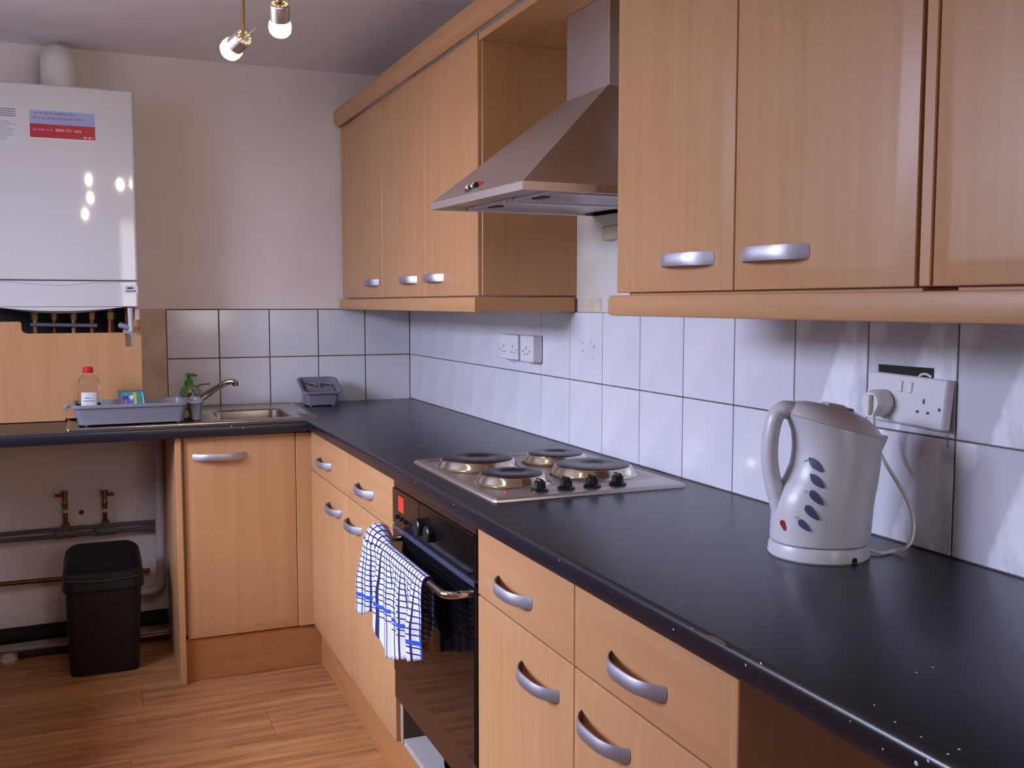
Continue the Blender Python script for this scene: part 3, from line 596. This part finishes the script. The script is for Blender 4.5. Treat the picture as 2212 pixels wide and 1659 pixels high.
# cutlery caddy
T = Thing('cutlery_caddy', 'grey plastic cutlery drainer with cups, standing in the tiled corner', 'cutlery holder', (-.42, -.13, .91))
cx, cy, cz = -.425, -.135, .9095
def ln(x, y_, z):  # caddy stands square with its sloping front to the room
    return Vector((cx+x, cy+y_, cz+z))
def rg_(hx, ya, yb, r, zf, zb_):
    pts = rrect(-hx, hx, ya, yb, r, 0); return [ln(p.x, p.y, zf+(zb_-zf)*(p.y-ya)/(yb-ya)) for p in pts]
m = MB().loft([rg_(.062, -.060, .050, .015, .006, .006), rg_(.068, -.066, .056, .018, .052, .100), rg_(.082, -.078, .066, .022, .052, .104), rg_(.082, -.078, .066, .022, .058, .110), rg_(.073, -.070, .060, .018, .060, .111), rg_(.062, -.060, .052, .012, .045, .090)], True, False)
m.loft([rg_(.062, -.060, .052, .012, .045, .090), rg_(.057, -.056, .048, .012, .012, .012)], False, True)
T.part('shell', m, GREYD)
m = MB(); m.box(cx-.003, cx+.003, cy-.01, cy+.05, cz+.012, cz+.092, .001).box(cx-.058, cx+.058, cy-.014, cy-.009, cz+.012, cz+.074, .001)
T.part('divider', m, GREYD)
for sx in (-1, 1): T.part('cup_rim', MB().tube([ln(sx*.029+.022*math.cos(t*math.pi/8), .018+.019*math.sin(t*math.pi/8), .080+.006*math.sin(t*math.pi/8)) for t in range(17)], .003, 8, False), GREYP)
for a in (-.045, .045):
    for b in (-.05, .04): T.part('foot', MB().lathe([(.006, cz), (.007, cz+.008)], (cx+a, cy+b, 0), 10), GREYD)

# ================================================================== BOILER
T = Thing('wall_boiler', 'white enamel combination boiler hanging on the back wall', 'boiler', (-1.36, -.16, 1.305))
bx0, bx1, bf = -1.625, -1.107, -.318
def bowed(z0, z1, r=.012):
    rings = []
    for z, ins in ((z0, .004), (z0+.003, 0), (z1-.004, 0), (z1, .004)):
        pts = [Vector((bx1-ins, .004, z))]
        for a in range(0, 91, 15): pts.append(Vector((bx1-ins-r+r*math.cos(R(a)), bf+ins+r-r*math.sin(R(a)), z)))
        for a in range(90, 181, 15): pts.append(Vector((bx0+ins+r+r*math.cos(R(a)), bf+ins+r-r*math.sin(R(a)), z)))
        pts.append(Vector((bx0+ins, .004, z))); rings.append(pts)
    return MB().loft(rings)
case = T.part('case', bowed(1.402, 2.068), BOILW)
lp = T.part('lower_panel', bowed(1.3075, 1.399), BOILW)
m = MB(); rs = []
for k in range(13):
    t = k/12*2-1; x = -1.365+t*.205; dz = .022*(1-t*t)
    rs.append([Vector((x, bf+.004, 1.3085)), Vector((x, bf+.004, 1.3085-dz*.6-.001)), Vector((x, bf+.025, 1.3085-dz-.001)), Vector((x, bf+.08, 1.3085-dz-.001)), Vector((x, bf+.08, 1.3085))])
T.part('bottom_lip', m.loft(rs), BOILW)
m = MB(); cv = [( -1.60, 1.396), (-1.52, 1.394), (-1.44, 1.387), (-1.38, 1.384), (-1.32, 1.386), (-1.25, 1.393), (-1.17, 1.396)]
T.part('moulding_line', m.tube(smooth([(a, bf, b) for a, b in cv], 4), .0012, 6), mat('panel_seam', (176, 172, 172), .4), lp)
T.part('badge', MB().add([(x, bf-.0004, z) for x, z in ((-1.155, 1.357), (-1.111, 1.357), (-1.111, 1.384), (-1.155, 1.384))], [(0, 1, 2, 3)]), PAPER, lp)
T.part('badge_print', MB().box(-1.148, -1.128, bf-.0008, bf-.0005, 1.372, 1.378, 0).box(-1.152, -1.118, bf-.0008, bf-.0005, 1.363, 1.366, 0), INKD, lp)
S = lambda pts, d=.0004: MB().add([(x, bf-d, z) for x, z in pts], [tuple(range(len(pts)))])
zA, zM, zBm = 1.980, 1.934, 1.888; xA, xB = -1.442, -1.236
st = T.part('sticker', S([(xA-.001, zBm-.004), (xB+.001, zBm-.004), (xB+.001, zA+.001), (xA-.001, zA+.001)]), STW, case, 'red and blue service sticker')
T.part('sticker_blue', S([(xA, zM), (xB, zM), (xB, zA), (xA, zA)], .0008), STBLUE, case)
T.part('sticker_red', S([(xA, zBm), (xB, zBm), (xB, zM), (xA, zM)], .0008), STRED, case)
yT = bf-.0012
def BT(tx, sz, x, z, mt): T.part('lettering', text_mb(tx, sz, (x, yT, z), (1, 0, 0), (0, 0, 1)), mt, case)
BT('0800 731 1655', .0135, -1.362, 1.911, STW)
def dashes(x, x1, z, h):
    m = MB()
    while x < x1:
        w_ = random.uniform(.008, .02); m.box(x, min(x+w_, x1), bf-.0014, bf-.0011, z, z+h, 0); x += w_+.004
    return m
for x, x1, z, h, mt in ((-1.428, -1.30, 1.969, .003, INK), (-1.432, -1.275, 1.951, .0065, STPINK), (-1.432, -1.372, 1.912, .006, STPINK), (-1.274, -1.243, 1.893, .004, STW)): T.part('sticker_print', dashes(x, x1, z, h), mt, case)
T.part('paper_label', S([(-1.560, 1.860), (-1.477, 1.858), (-1.477, 1.985), (-1.560, 1.985)]), PAPER, case)
m = MB()
for k in range(13):
    w_ = .06 if k < 4 else random.uniform(.03, .066); zz = 1.976-.0075*k-(.012 if k > 3 else 0); m.box(-1.55, -1.55+w_+.006, bf-.001, bf-.0007, zz, zz+(.0028 if k < 4 else .0012), 0)
T.part('label_print', m, INK, case)
# flue: vertical collar then an elbow into the wall
fxc, fyc = -1.349, -.15
fp = [(fxc, fyc, 2.064), (fxc, fyc, 2.11), (fxc, fyc, 2.150)] + [(fxc, fyc+.075-.075*math.cos(R(a)), 2.150+.050*math.sin(R(a))) for a in (20, 40, 60, 80)] + [(fxc, fyc+.11, 2.200), (fxc, .004, 2.200)]
T.part('flue_elbow', MB().tube([Vector(p) for p in fp], .0605, 28), WHITEP)
T.part('flue_collar', MB().lathe([(.072, 2.066), (.072, 2.082), (.064, 2.086)], (fxc, fyc, 0), 28), mat('grey_collar', (150, 146, 150), .5))
for x, r_, mt in ((-1.455, .011, BRASS), (-1.392, .009, COPPER), (-1.328, .011, BRASS), (-1.266, .011, COPPER), (-1.203, .0135, COPPER)):
    T.part('copper_pipe', MB().tube([(x, -.16, 1.306), (x, -.16, .93)], r_, 12), mt)
    T.part('pipe_nut', MB().lathe([(r_+.006, 1.262), (r_+.006, 1.287)], (x, -.16, 0), 6), BRASS)
T.part('filling_link', MB().tube([(-1.47, -.19, 1.245), (-1.25, -.19, 1.240)], .007, 10), GREYD)
T.part('condensate_pipe', MB().tube([(-1.140, -.345, 1.3045), (-1.139, -.348, 1.222)], .0095, 14), PIPEW)
T.part('drain_cock', MB().tube(smooth([(-1.139, -.346, 1.232), (-1.158, -.34, 1.238), (-1.176, -.33, 1.244)], 4), .0105, 12), GREYD)
T.part('relief_pipe', MB().tube([(-1.151, -.25, 1.306), (-1.151, -.25, 1.02)], .005, 10), COPPER)
# boxing board below the boiler
m = MB(); yb_ = -.318
pts = [(-1.95, .9085), (-1.364, .9085), (-1.364, .9155), (-1.108, .9155), (-1.1035, 1.262), (-1.128, 1.262), (-1.129, 1.166), (-1.158, 1.166), (-1.160, 1.2165), (-1.475, 1.2165), (-1.487, 1.2205), (-1.492, 1.229), (-1.4925, 1.252), (-1.497, 1.2575), (-1.95, 1.2575)]
m.prism([(a, yb_, b) for a, b in pts], (0, .016, 0))
T = Thing('pipe_boxing', 'beech pipe boxing with a cut-out, standing on the worktop below the boiler', 'boxing', (-1.45, yb_, .905))
T.part('front_board', m, BV, angle=20)
T.part('shade_backing', MB().box(-1.95, -1.125, -.03, -.02, .92, 1.303), mat('painted_shade', (44, 44, 54), .8))  # dark sheet over the pale wall, painting the shade inside the boxing
T.part('side_board', MB().box(-1.1225, -1.1065, yb_+.0165, .0025, .9155, 1.30), PLAS)
T.part('grey_sleeve', MB().box(-1.165, -1.127, yb_+.02, yb_+.03, 1.14, 1.225), mat('grey_sleeve', (176, 168, 172), .5))
T.part('screw_hole', MB().lathe([(.0025, 0), (.0025, .0006)], (-1.112, yb_, 1.232), 8, (0, -1, 0)), DARKV)

# ================================================================== UNDER THE SINK
T = Thing('supply_pipes', 'grey supply pipes with two stop valves on the wall below the worktop', 'pipe', (-1.4, -.03, .43))
yp = -.028
for za, zb_ in ((.457, .463), (.432, .437)):
    T.part('pipe', MB().tube([(-2.2, yp, za), (-1.062, yp, zb_)], .0085, 10), PIPEG)
for xx, zt_, col in ((-1.383, .61, REDP), (-1.243, .602, BLUEW)):
    v = T.part('riser', MB().tube([(xx, yp, .445), (xx, yp-.004, zt_-.05)], .0085, 12), COPPER)
    T.part('clip', MB().lathe([(.0115, zt_-.085), (.0115, zt_-.072)], (xx, yp-.003, 0), 12), PIPEW, v)
    T.part('tee', MB().tube([(xx-.035, yp, .442), (xx+.04, yp, .443)], .0175, 12).tube([(xx, yp, .44), (xx, yp, .482)], .0145, 12), PIPEG, v)
    vv = T.part('valve', MB().lathe([(.010, zt_-.06), (.012, zt_-.052), (.009, zt_-.045), (.009, zt_-.02), (.012, zt_-.012), (.012, zt_)], (xx, yp-.004, 0), 14), BRASS)
    sg = -1 if xx < -1.3 else 1
    T.part('valve_lever', MB().box(xx+sg*.006, xx+sg*.034, yp-.016, yp-.009, zt_-.022, zt_-.010, .002), col, vv)
single('wall_plug_hole', MB().lathe([(.010, 0), (.004, .003)], (-1.327, .0055, .515), 8, (0, -1, 0)), INKD, 'ragged screw hole in the wall between the stop valves', 'hole', (-1.327, .005, .515))
T = Thing('waste_pipe', 'white plastic waste pipe with a bend beside the sink cabinet', 'pipe', (-1.04, -.05, .18))
wp = [(-1.040, -.045, .866), (-1.044, -.045, .30), (-1.044, -.045, .235), (-1.050, -.045, .212), (-1.065, -.045, .196), (-1.09, -.045, .19), (-1.17, -.045, .19)]
T.part('pipe', MB().tube(smooth(wp, 4), .018, 16), PIPEW)
T.part('coupling', MB().lathe([(.021, .60), (.021, .625)], (-1.0425, -.045, 0), 16), PIPEW)
single('copper_heating_pipe', MB().tube([(-2.2, -.024, .270), (-1.6, -.024, .270), (-1.085, -.024, .268)], .009, 12), COPPER, 'bare copper pipe running along the wall behind the black bin', 'pipe', (-1.6, -.024, .27))
single('skirting_pipe', MB().tube([(-2.2, -.035, .062), (-1.024, -.035, .080)], .030, 14), mat('black_lagging', (20, 18, 18), .85), 'thick black lagged pipe along the foot of the wall', 'pipe', (-1.6, -.035, .03))
single('floor_pipe', MB().tube([(-1.56, -.10, .014), (-1.024, -.095, .022)], .013, 12), DARKV, 'thin dark pipe lying on the floor in front of the lagged pipe', 'pipe', (-1.3, -.10, 0))
single('floor_copper_pipe', MB().tube([(-1.14, -.13, .035), (-1.024, -.13, .038)], .0075, 10), COPPER, 'short shiny copper pipe near the floor right of the bin', 'pipe', (-1.08, -.13, .03))
single('plaster_lump', MB().lathe([(.03, 0), (.034, .012), (.02, .03), (.006, .036)], (-1.590, -.13, 0), 9), FOAMW, 'pale lump of plaster on the floor at the left edge', 'debris', (-1.59, -.13, 0))
# bin
T = Thing('waste_bin', 'black plastic swing-lid kitchen bin standing under the worktop', 'bin', (-1.26, -.29, 0))
T.part('bucket', MB().loft([rrect(-1.374, -1.149, -.388, -.205, .03, .001), rrect(-1.378, -1.145, -.390, -.200, .03, .008), rrect(-1.385, -1.132, -.398, -.192, .034, .325)]), BINM)
def lidring(ix, ya, yb, r, zf, zb_):
    pts = rrect(-1.394+ix, -1.122-ix, ya, yb, r, 0); return [Vector((p.x, p.y, zf+(zb_-zf)*(p.y-ya)/(yb-ya))) for p in pts]
m = MB().loft([lidring(.003, -.404, -.186, .036, .306, .306), lidring(0, -.408, -.182, .04, .312, .312), lidring(.003, -.405, -.184, .04, .366, .372), lidring(.007, -.398, -.186, .042, .374, .412), lidring(.012, -.388, -.19, .045, .378, .430), lidring(.022, -.372, -.20, .04, .384, .438), lidring(.05, -.34, -.23, .03, .392, .430)])
ld = T.part('lid', m, BINM)
T.part('lid_lip', MB().tube(smooth([(-1.375, -.4055, .352), (-1.32, -.408, .347), (-1.258, -.409, .344), (-1.2, -.408, .347), (-1.14, -.4055, .352)], 4), .004, 8), BINM, ld)

# ================================================================== KETTLE
KC = Vector((-.1795, -2.858, .9105)); KD = (KC-CAM).dot(Vector((math.sin(YAW), math.cos(YAW), 0))); S_ = .000743
T = Thing('electric_kettle', 'white plastic jug kettle with blue water windows on the worktop', 'kettle', (KC.x, KC.y, 0), -YAW)
U = lambda px: (px-1772)*S_
KR = [(1668, 1880, .936, .936, .074), (1669, 1883, .965, .965, .0745), (1672, 1886, .998, .994, .073), (1681, 1889, 1.020, 1.012, .072), (1697, 1892, 1.038, 1.024, .071), (1709, 1895, 1.060, 1.041, .070), (1713, 1898, 1.088, 1.062, .069), (1710, 1900, 1.112, 1.080, .068), (1701, 1902, 1.130, 1.094, .067), (1692, 1904, 1.144, 1.102, .066)]
def kring(l, r, zl, zr, hd, n=44):
    a = (U(r)-U(l))/2; c = (U(r)+U(l))/2; out = []
    for k in range(n):
        t = 2*math.pi*k/n; cx = math.copysign(abs(math.cos(t))**.92, math.cos(t)); sy = math.copysign(abs(math.sin(t))**.92, math.sin(t)); u = c+a*cx
        out.append(Vector((u, hd*sy, zl+(zr-zl)*(u-(c-a))/(2*a))))
    return out
body = T.part('body', MB().loft([kring(*k) for k in KR]), KWHITE, angle=60)
T.part('lid', MB().loft([kring(*k) for k in ((1693, 1903, 1.1445, 1.1025, .0655), (1695, 1902, 1.148, 1.106, .064), (1702, 1893, 1.156, 1.117, .055), (1716, 1872, 1.162, 1.132, .042), (1742, 1840, 1.162, 1.146, .024), (1775, 1800, 1.158, 1.153, .008))]), KLID, angle=60)
T.part('lid_tab', MB().loft([[Vector((U(a), v, z)) for a, v, z in ((1775, -.022, 1.1555), (1826, -.016, 1.150), (1826, .016, 1.150), (1775, .022, 1.1555))], [Vector((U(a), v, z)) for a, v, z in ((1782, -.016, 1.1605), (1818, -.011, 1.1555), (1818, .011, 1.1555), (1782, .016, 1.1605))]]), KLID)
T.part('lid_recess', MB().box(U(1826), U(1838), -.014, .010, 1.145, 1.1505, .002), GREYD)
m = MB().loft([[Vector((U(a), v, z)) for a, v, z in ((1880, -.034, 1.108), (1918, -.004, 1.105), (1918, .004, 1.105), (1880, .034, 1.108))], [Vector((U(a), v, z)) for a, v, z in ((1880, -.034, 1.100), (1915, -.005, 1.098), (1915, .005, 1.098), (1880, .034, 1.100))], [Vector((U(a), v, z)) for a, v, z in ((1880, -.02, 1.068), (1896, -.004, 1.066), (1896, .004, 1.066), (1880, .02, 1.068))]])
T.part('spout', m, KWHITE, angle=50)
hp = smooth([(U(1712), 0, 1.146), (U(1690), 0, 1.148), (U(1674), 0, 1.141), (U(1665), 0, 1.122), (U(1660), 0, 1.092), (U(1661), 0, 1.062), (U(1667), 0, 1.035), (U(1677), 0, 1.010), (U(1686), 0, .985)], 4)
T.part('handle', MB().tube(hp, [.0150]*6+[.0135]*20+[.0150]*7, 16, True, (1.0, 1.35), (1, 0, 0)), KWHITE, angle=60)
def ksurf(u, z):
    best = None
    for i in range(len(KR)-1):
        l0, r0, a0, b0, d0 = KR[i]; l1, r1, a1, b1, d1 = KR[i+1]
        f = lambda l, r, za, zb_: za+(zb_-za)*(u-U(l))/(U(r)-U(l))
        z0, z1 = f(l0, r0, a0, b0), f(l1, r1, a1, b1)
        if z0 <= z <= z1 or (i == 0 and z < z0):
            t = max(0, (z-z0)/(z1-z0)); L_, R_, D_ = U(l0+(l1-l0)*t), U(r0+(r1-r0)*t), d0+(d1-d0)*t
            q_ = (u-(L_+R_)/2)/((R_-L_)/2); return -D_*(1-min(.999, abs(q_)**2.17))**(1/2.17)
    return -.06
def kpt(px, py, off=.0012):
    d = ray(px, py); fh = Vector((math.sin(YAW), math.cos(YAW), 0)); rh = Vector((math.cos(YAW), -math.sin(YAW), 0)); v = -.07
    for _ in range(6):
        t = (KD+v)/d.dot(fh); p = CAM+d*t; u = (p-KC).dot(rh); v = ksurf(u, p.z)
    return Vector((u, v-off, p.z))
LEAF = [(0, 0), (10, 2), (20, 9), (28, 19), (32, 28), (31, 32), (27, 33), (18, 29), (8, 23), (3, 16), (1, 8)]
LEAF2 = [(1, 4), (5, 0), (11, 1), (20, 10), (28, 21), (33, 31), (30, 34), (24, 32), (13, 26), (4, 18), (0, 11)]
def leaf(px, py, shp=LEAF, sx=1, sy=1, off=.0017):
    pts = [kpt(px+a*sx, py+b*sy, off) for a, b in shp]; c = kpt(px+15*sx, py+16*sy, off); m = MB(); n = len(pts); m.add(pts+[c], [(i, (i+1) % n, n) for i in range(n)]); return m
for px, py, s in ((1745.5, 987, LEAF), (1748.5, 1022, LEAF), (1747, 1058, LEAF2), (1737, 1090, LEAF2), (1722.5, 1121, LEAF2)):
    T.part('water_window', leaf(px, py, s, 1 if py < 1100 else .86, 1 if py < 1100 else .8), BLUEW)
T.part('neon_switch', leaf(1675, 1114, LEAF2, .5, .83, .003), REDP, label='dark red neon switch window')
for tx, px, py in (('MAX', 1731, 997), ('1.0', 1733, 1064), ('0.5', 1716, 1120)):
    p = kpt(px, py, .0015); p2 = kpt(px+8, py, .0015); T.part('lettering', text_mb(tx, .0062, p, (p2-p).normalized(), (0, 0, 1)), INK, body)
# cordless base
T2 = Thing('kettle_base', 'round white power base under the kettle with cord and plug', 'kettle base', (KC.x, KC.y, 0), -YAW)
T2.part('base', MB().lathe([(.079, .9102), (.081, .913), (.080, .925), (.0775, .9325), (.075, .9335)], (0, 0, 0), 48), KWHITE)
T2.part('seam', MB().lathe([(.0735, .9336), (.0735, .9356)], (0, 0, 0), 44), GREYD)
a = R(-64); T2.part('cord_notch', MB().lathe([(.0055, 0), (.0055, .003)], (.0785*math.cos(a), .0785*math.sin(a), .9155), 14, (math.cos(a), math.sin(a), 0)).box(.0795*math.cos(a)-.0045, .0795*math.cos(a)+.0045, .0795*math.sin(a)-.004, .0795*math.sin(a)+.002, .9103, .915, .001), BLACK)
rh = Vector((math.cos(YAW), -math.sin(YAW), 0)); fh = Vector((math.sin(YAW), math.cos(YAW), 0))
def loc(p): d = p-Vector((KC.x, KC.y, 0)); return Vector((d.dot(rh), d.dot(fh), p.z))
wpts = [Vector((.076, .012, .918))] + [loc(on(px, py, 2, .9142)) for px, py in ((1900, 1194), (1930, 1190))] + [loc(on(px, py, 0, xx)) for px, py, xx in ((1958, 1182, -.055), (1971, 1160, -.045), (1973, 1125, -.04), (1962, 1085, -.036), (1940, 1045, -.034), (1915, 1005, -.034), (1900, 975, -.036), (1890, 940, -.042), (1887, 905, -.050), (1887, 892, -.052))]
T2.part('cord', MB().tube(smooth(wpts, 5), .0032, 10), WHITEP)
pc = on(1882, 872, 0, -.048); pc.x = 0
def plug():
    m = MB(); rings = []
    for x, sc in ((-.022, 1.0), (-.040, 1.0), (-.047, .93), (-.052, .80)):
        pts = []
        for k in range(24):
            t = 2*math.pi*k/24; r_ = .0245*sc*(1 if math.sin(t) > -.2 else .92); pts.append(loc(Vector((x, pc.y+r_*math.cos(t), pc.z+r_*math.sin(t)))))
        rings.append(pts)
    return m.loft(rings)
pg = T2.part('plug', plug(), WHITEP)
m = MB().loft([[loc(Vector((x, pc.y+a, pc.z+b))) for a, b in ((-.006, -.018), (.006, -.018), (.007, .016), (-.007, .016))] for x in (-.050, -.060)])
T2.part('plug_grip', m, WHITEP, pg)

# ================================================================== SOCKETS
def socket(name, label, yc, zc, w, h, d, rx_=0.0, roll=0.0, gang=2, group=None, plugged=False):
    T = Thing(name, label, 'socket', (0, yc, zc)); T.off = Vector((0, 0, 0)); T.o.rotation_euler = (roll, rx_, 0)
    fp_ = T.part('faceplate', MB().box(-d, -.0015, -w/2, w/2, -h/2, h/2, .0025), SOCK)
    xs = -d-.0004
    n = gang
    for k in range(n):
        s = (k-(n-1)/2)
        if n == 2:
            T.part('rocker_switch', MB().box(xs-.002, xs+.001, s*.022-.0055, s*.022+.0055, .012, .031, .001), WHITEP)
            if plugged and k == 1: continue
            oy = s*w*.50
        else: T.part('rocker_switch', MB().box(xs-.002, xs+.001, -.0055, .0055, .010, .029, .001), WHITEP); oy = 0
        m = MB().box(xs, xs+.002, oy-.002, oy+.002, -.002, .006, 0).box(xs, xs+.002, oy-.014, oy-.008, -.018, -.014, 0).box(xs, xs+.002, oy+.008, oy+.014, -.018, -.014, 0)
        m.lathe([(.003, 0), (.003, .001)], (xs+.001, (-1 if n == 2 and s < 0 else 1)*(w/2-.010) if n == 2 else .024, -.008), 8, (-1, 0, 0))
        if n == 1: m.lathe([(.003, 0), (.003, .001)], (xs+.001, -.024, -.008), 8, (-1, 0, 0))
        T.part('pin_hole', m, INKD)
    return T
socket('double_socket', 'white double socket on the tiles under the left cabinets', -1.180, 1.181, .150, .080, .032)
socket('single_socket', 'white single switch outlet right of the far double socket', -1.330, 1.181, .098, .082, .034, gang=1)
S2 = socket('double_socket', 'loose tilted double socket behind the kettle with one plug in it', -2.872, 1.158, .176, .082, .020, rx_=R(5), roll=R(1.5), plugged=True)
m = MB().box(-.0006, .0005, -2.915, -2.793, 1.19, 1.2145, 0)
single('back_box', MB().box(-.0012, -.0002, -2.916, -2.792, 1.185, 1.2145, 0), DARKV, 'dark open back box in the wall above the tilted double socket', 'back box', (0, -2.854, 1.185))
m = MB().tube(smooth([(-.003, -2.885, 1.196), (-.005, -2.895, 1.203), (-.004, -2.905, 1.204), (-.003, -2.914, 1.200)], 4), .0022, 8)
single('loose_wire', m, WHITEP, 'bit of pale wire in the back box above the tilted socket', 'wire', (0, -2.9, 1.2))
single('worktop_clip', MB().box(-.03, -.004, -2.665, -2.635, .9102, .916, .002), WHITEP, 'white plastic clip on the worktop by the tiles left of the kettle', 'clip', (-.015, -2.65, .9102))

# ================================================================== CEILING LIGHT
T = Thing('ceiling_light', 'brass ceiling light with hanging adjustable spot lamps, lit', 'ceiling light', (-1.03, -2.08, 2.27))
T.part('ceiling_rose', MB().lathe([(.06, 2.2695), (.06, 2.255), (.045, 2.245)], (-1.03, -2.08, 0), 28), BRASS)
BARZ = 2.215
T.part('bar', MB().tube(smooth([(-.955, -1.80, BARZ), (-.99, -1.93, BARZ), (-1.03, -2.08, BARZ), (-1.12, -2.40, BARZ), (-1.17, -2.75, BARZ)], 5), .006, 10).tube([(-1.03, -2.08, 2.25), (-1.03, -2.08, BARZ)], .01, 12), BRASS)
T.part('bar', MB().tube(smooth([(-1.15, -2.33, BARZ+.006), (-1.03, -2.08, BARZ+.006), (-.85, -1.83, BARZ+.006)], 5), .006, 10), BRASS)
def spot(back, front, top, arm=None):
    back, front = Vector(back), Vector(front); ax = (front-back).normalized(); Lb = .046
    sp_ = T.part('spot_lamp', MB().lathe([(.0185, 0), (.0205, .0015), (.0215, .004), (.0215, Lb), (.0200, Lb+.002)], back, 28, ax), STEEL)
    T.part('bulb', MB().lathe([(.0205, Lb-.010), (.0245, Lb-.002), (.0252, Lb+.008), (.0235, Lb+.018), (.017, Lb+.0255), (.006, Lb+.029)], back, 28, ax), BULB, sp_)
    M3 = Vector((0, 0, 1)).rotation_difference(ax).to_matrix(); m = MB()
    for k in range(12):
        t = k*math.pi/6; c = back+M3 @ Vector((.0150*math.cos(t), .0150*math.sin(t), -.0006)); e1 = M3 @ Vector((math.cos(t), math.sin(t), 0)); e2 = M3 @ Vector((-math.sin(t), math.cos(t), 0))
        m.add([c+e1*.0028+e2*.0014, c+e1*.0028-e2*.0014, c-e1*.0028-e2*.0010, c-e1*.0028+e2*.0010], [(0, 1, 2, 3)])
    T.part('vent_slot', m, VENTG, sp_)
    T.part('rod', MB().tube([back+ax*.004+Vector((0, 0, .006)), back+ax*.004+Vector((0, 0, .04)), top], [.0045, .0042, .0032], 10), GOLD)
    if arm: T.part('adjusting_arm', MB().tube([back+ax*.002, arm], [.0028, .0016], 8), STEEL, sp_)
    l = bpy.data.lights.new('spot_glow', 'SPOT'); l.energy = 2.5; l.color = (1, .84, .62); l.spot_size = R(150); l.spot_blend = .8; l.shadow_soft_size = .022
    o = bpy.data.objects.new('spot_glow', l); COL.objects.link(o); o.location = back+ax*(Lb+.033); o.rotation_euler = ax.to_track_quat('-Z', 'Y').to_euler()
def at(px, py, dep): d = ray(px, py); return CAM+d*dep
spot(at(528, 80, 2.26), at(489, 116, 2.305), (at(528, 80, 2.26).x, at(528, 80, 2.26).y, BARZ), at(556, 60, 2.2))
spot(at(604, 8, 2.20), at(605, 60, 2.235), (at(604, 8, 2.20).x, at(604, 8, 2.20).y, BARZ))
for x, yy, z in ((-1.15, -2.27, 1.975), (-1.13, -2.468, 1.899), (-1.17, -2.686, 1.83)):
    spot((x, yy-.06, z+.015), (x, yy, z), (x, yy-.06, BARZ))
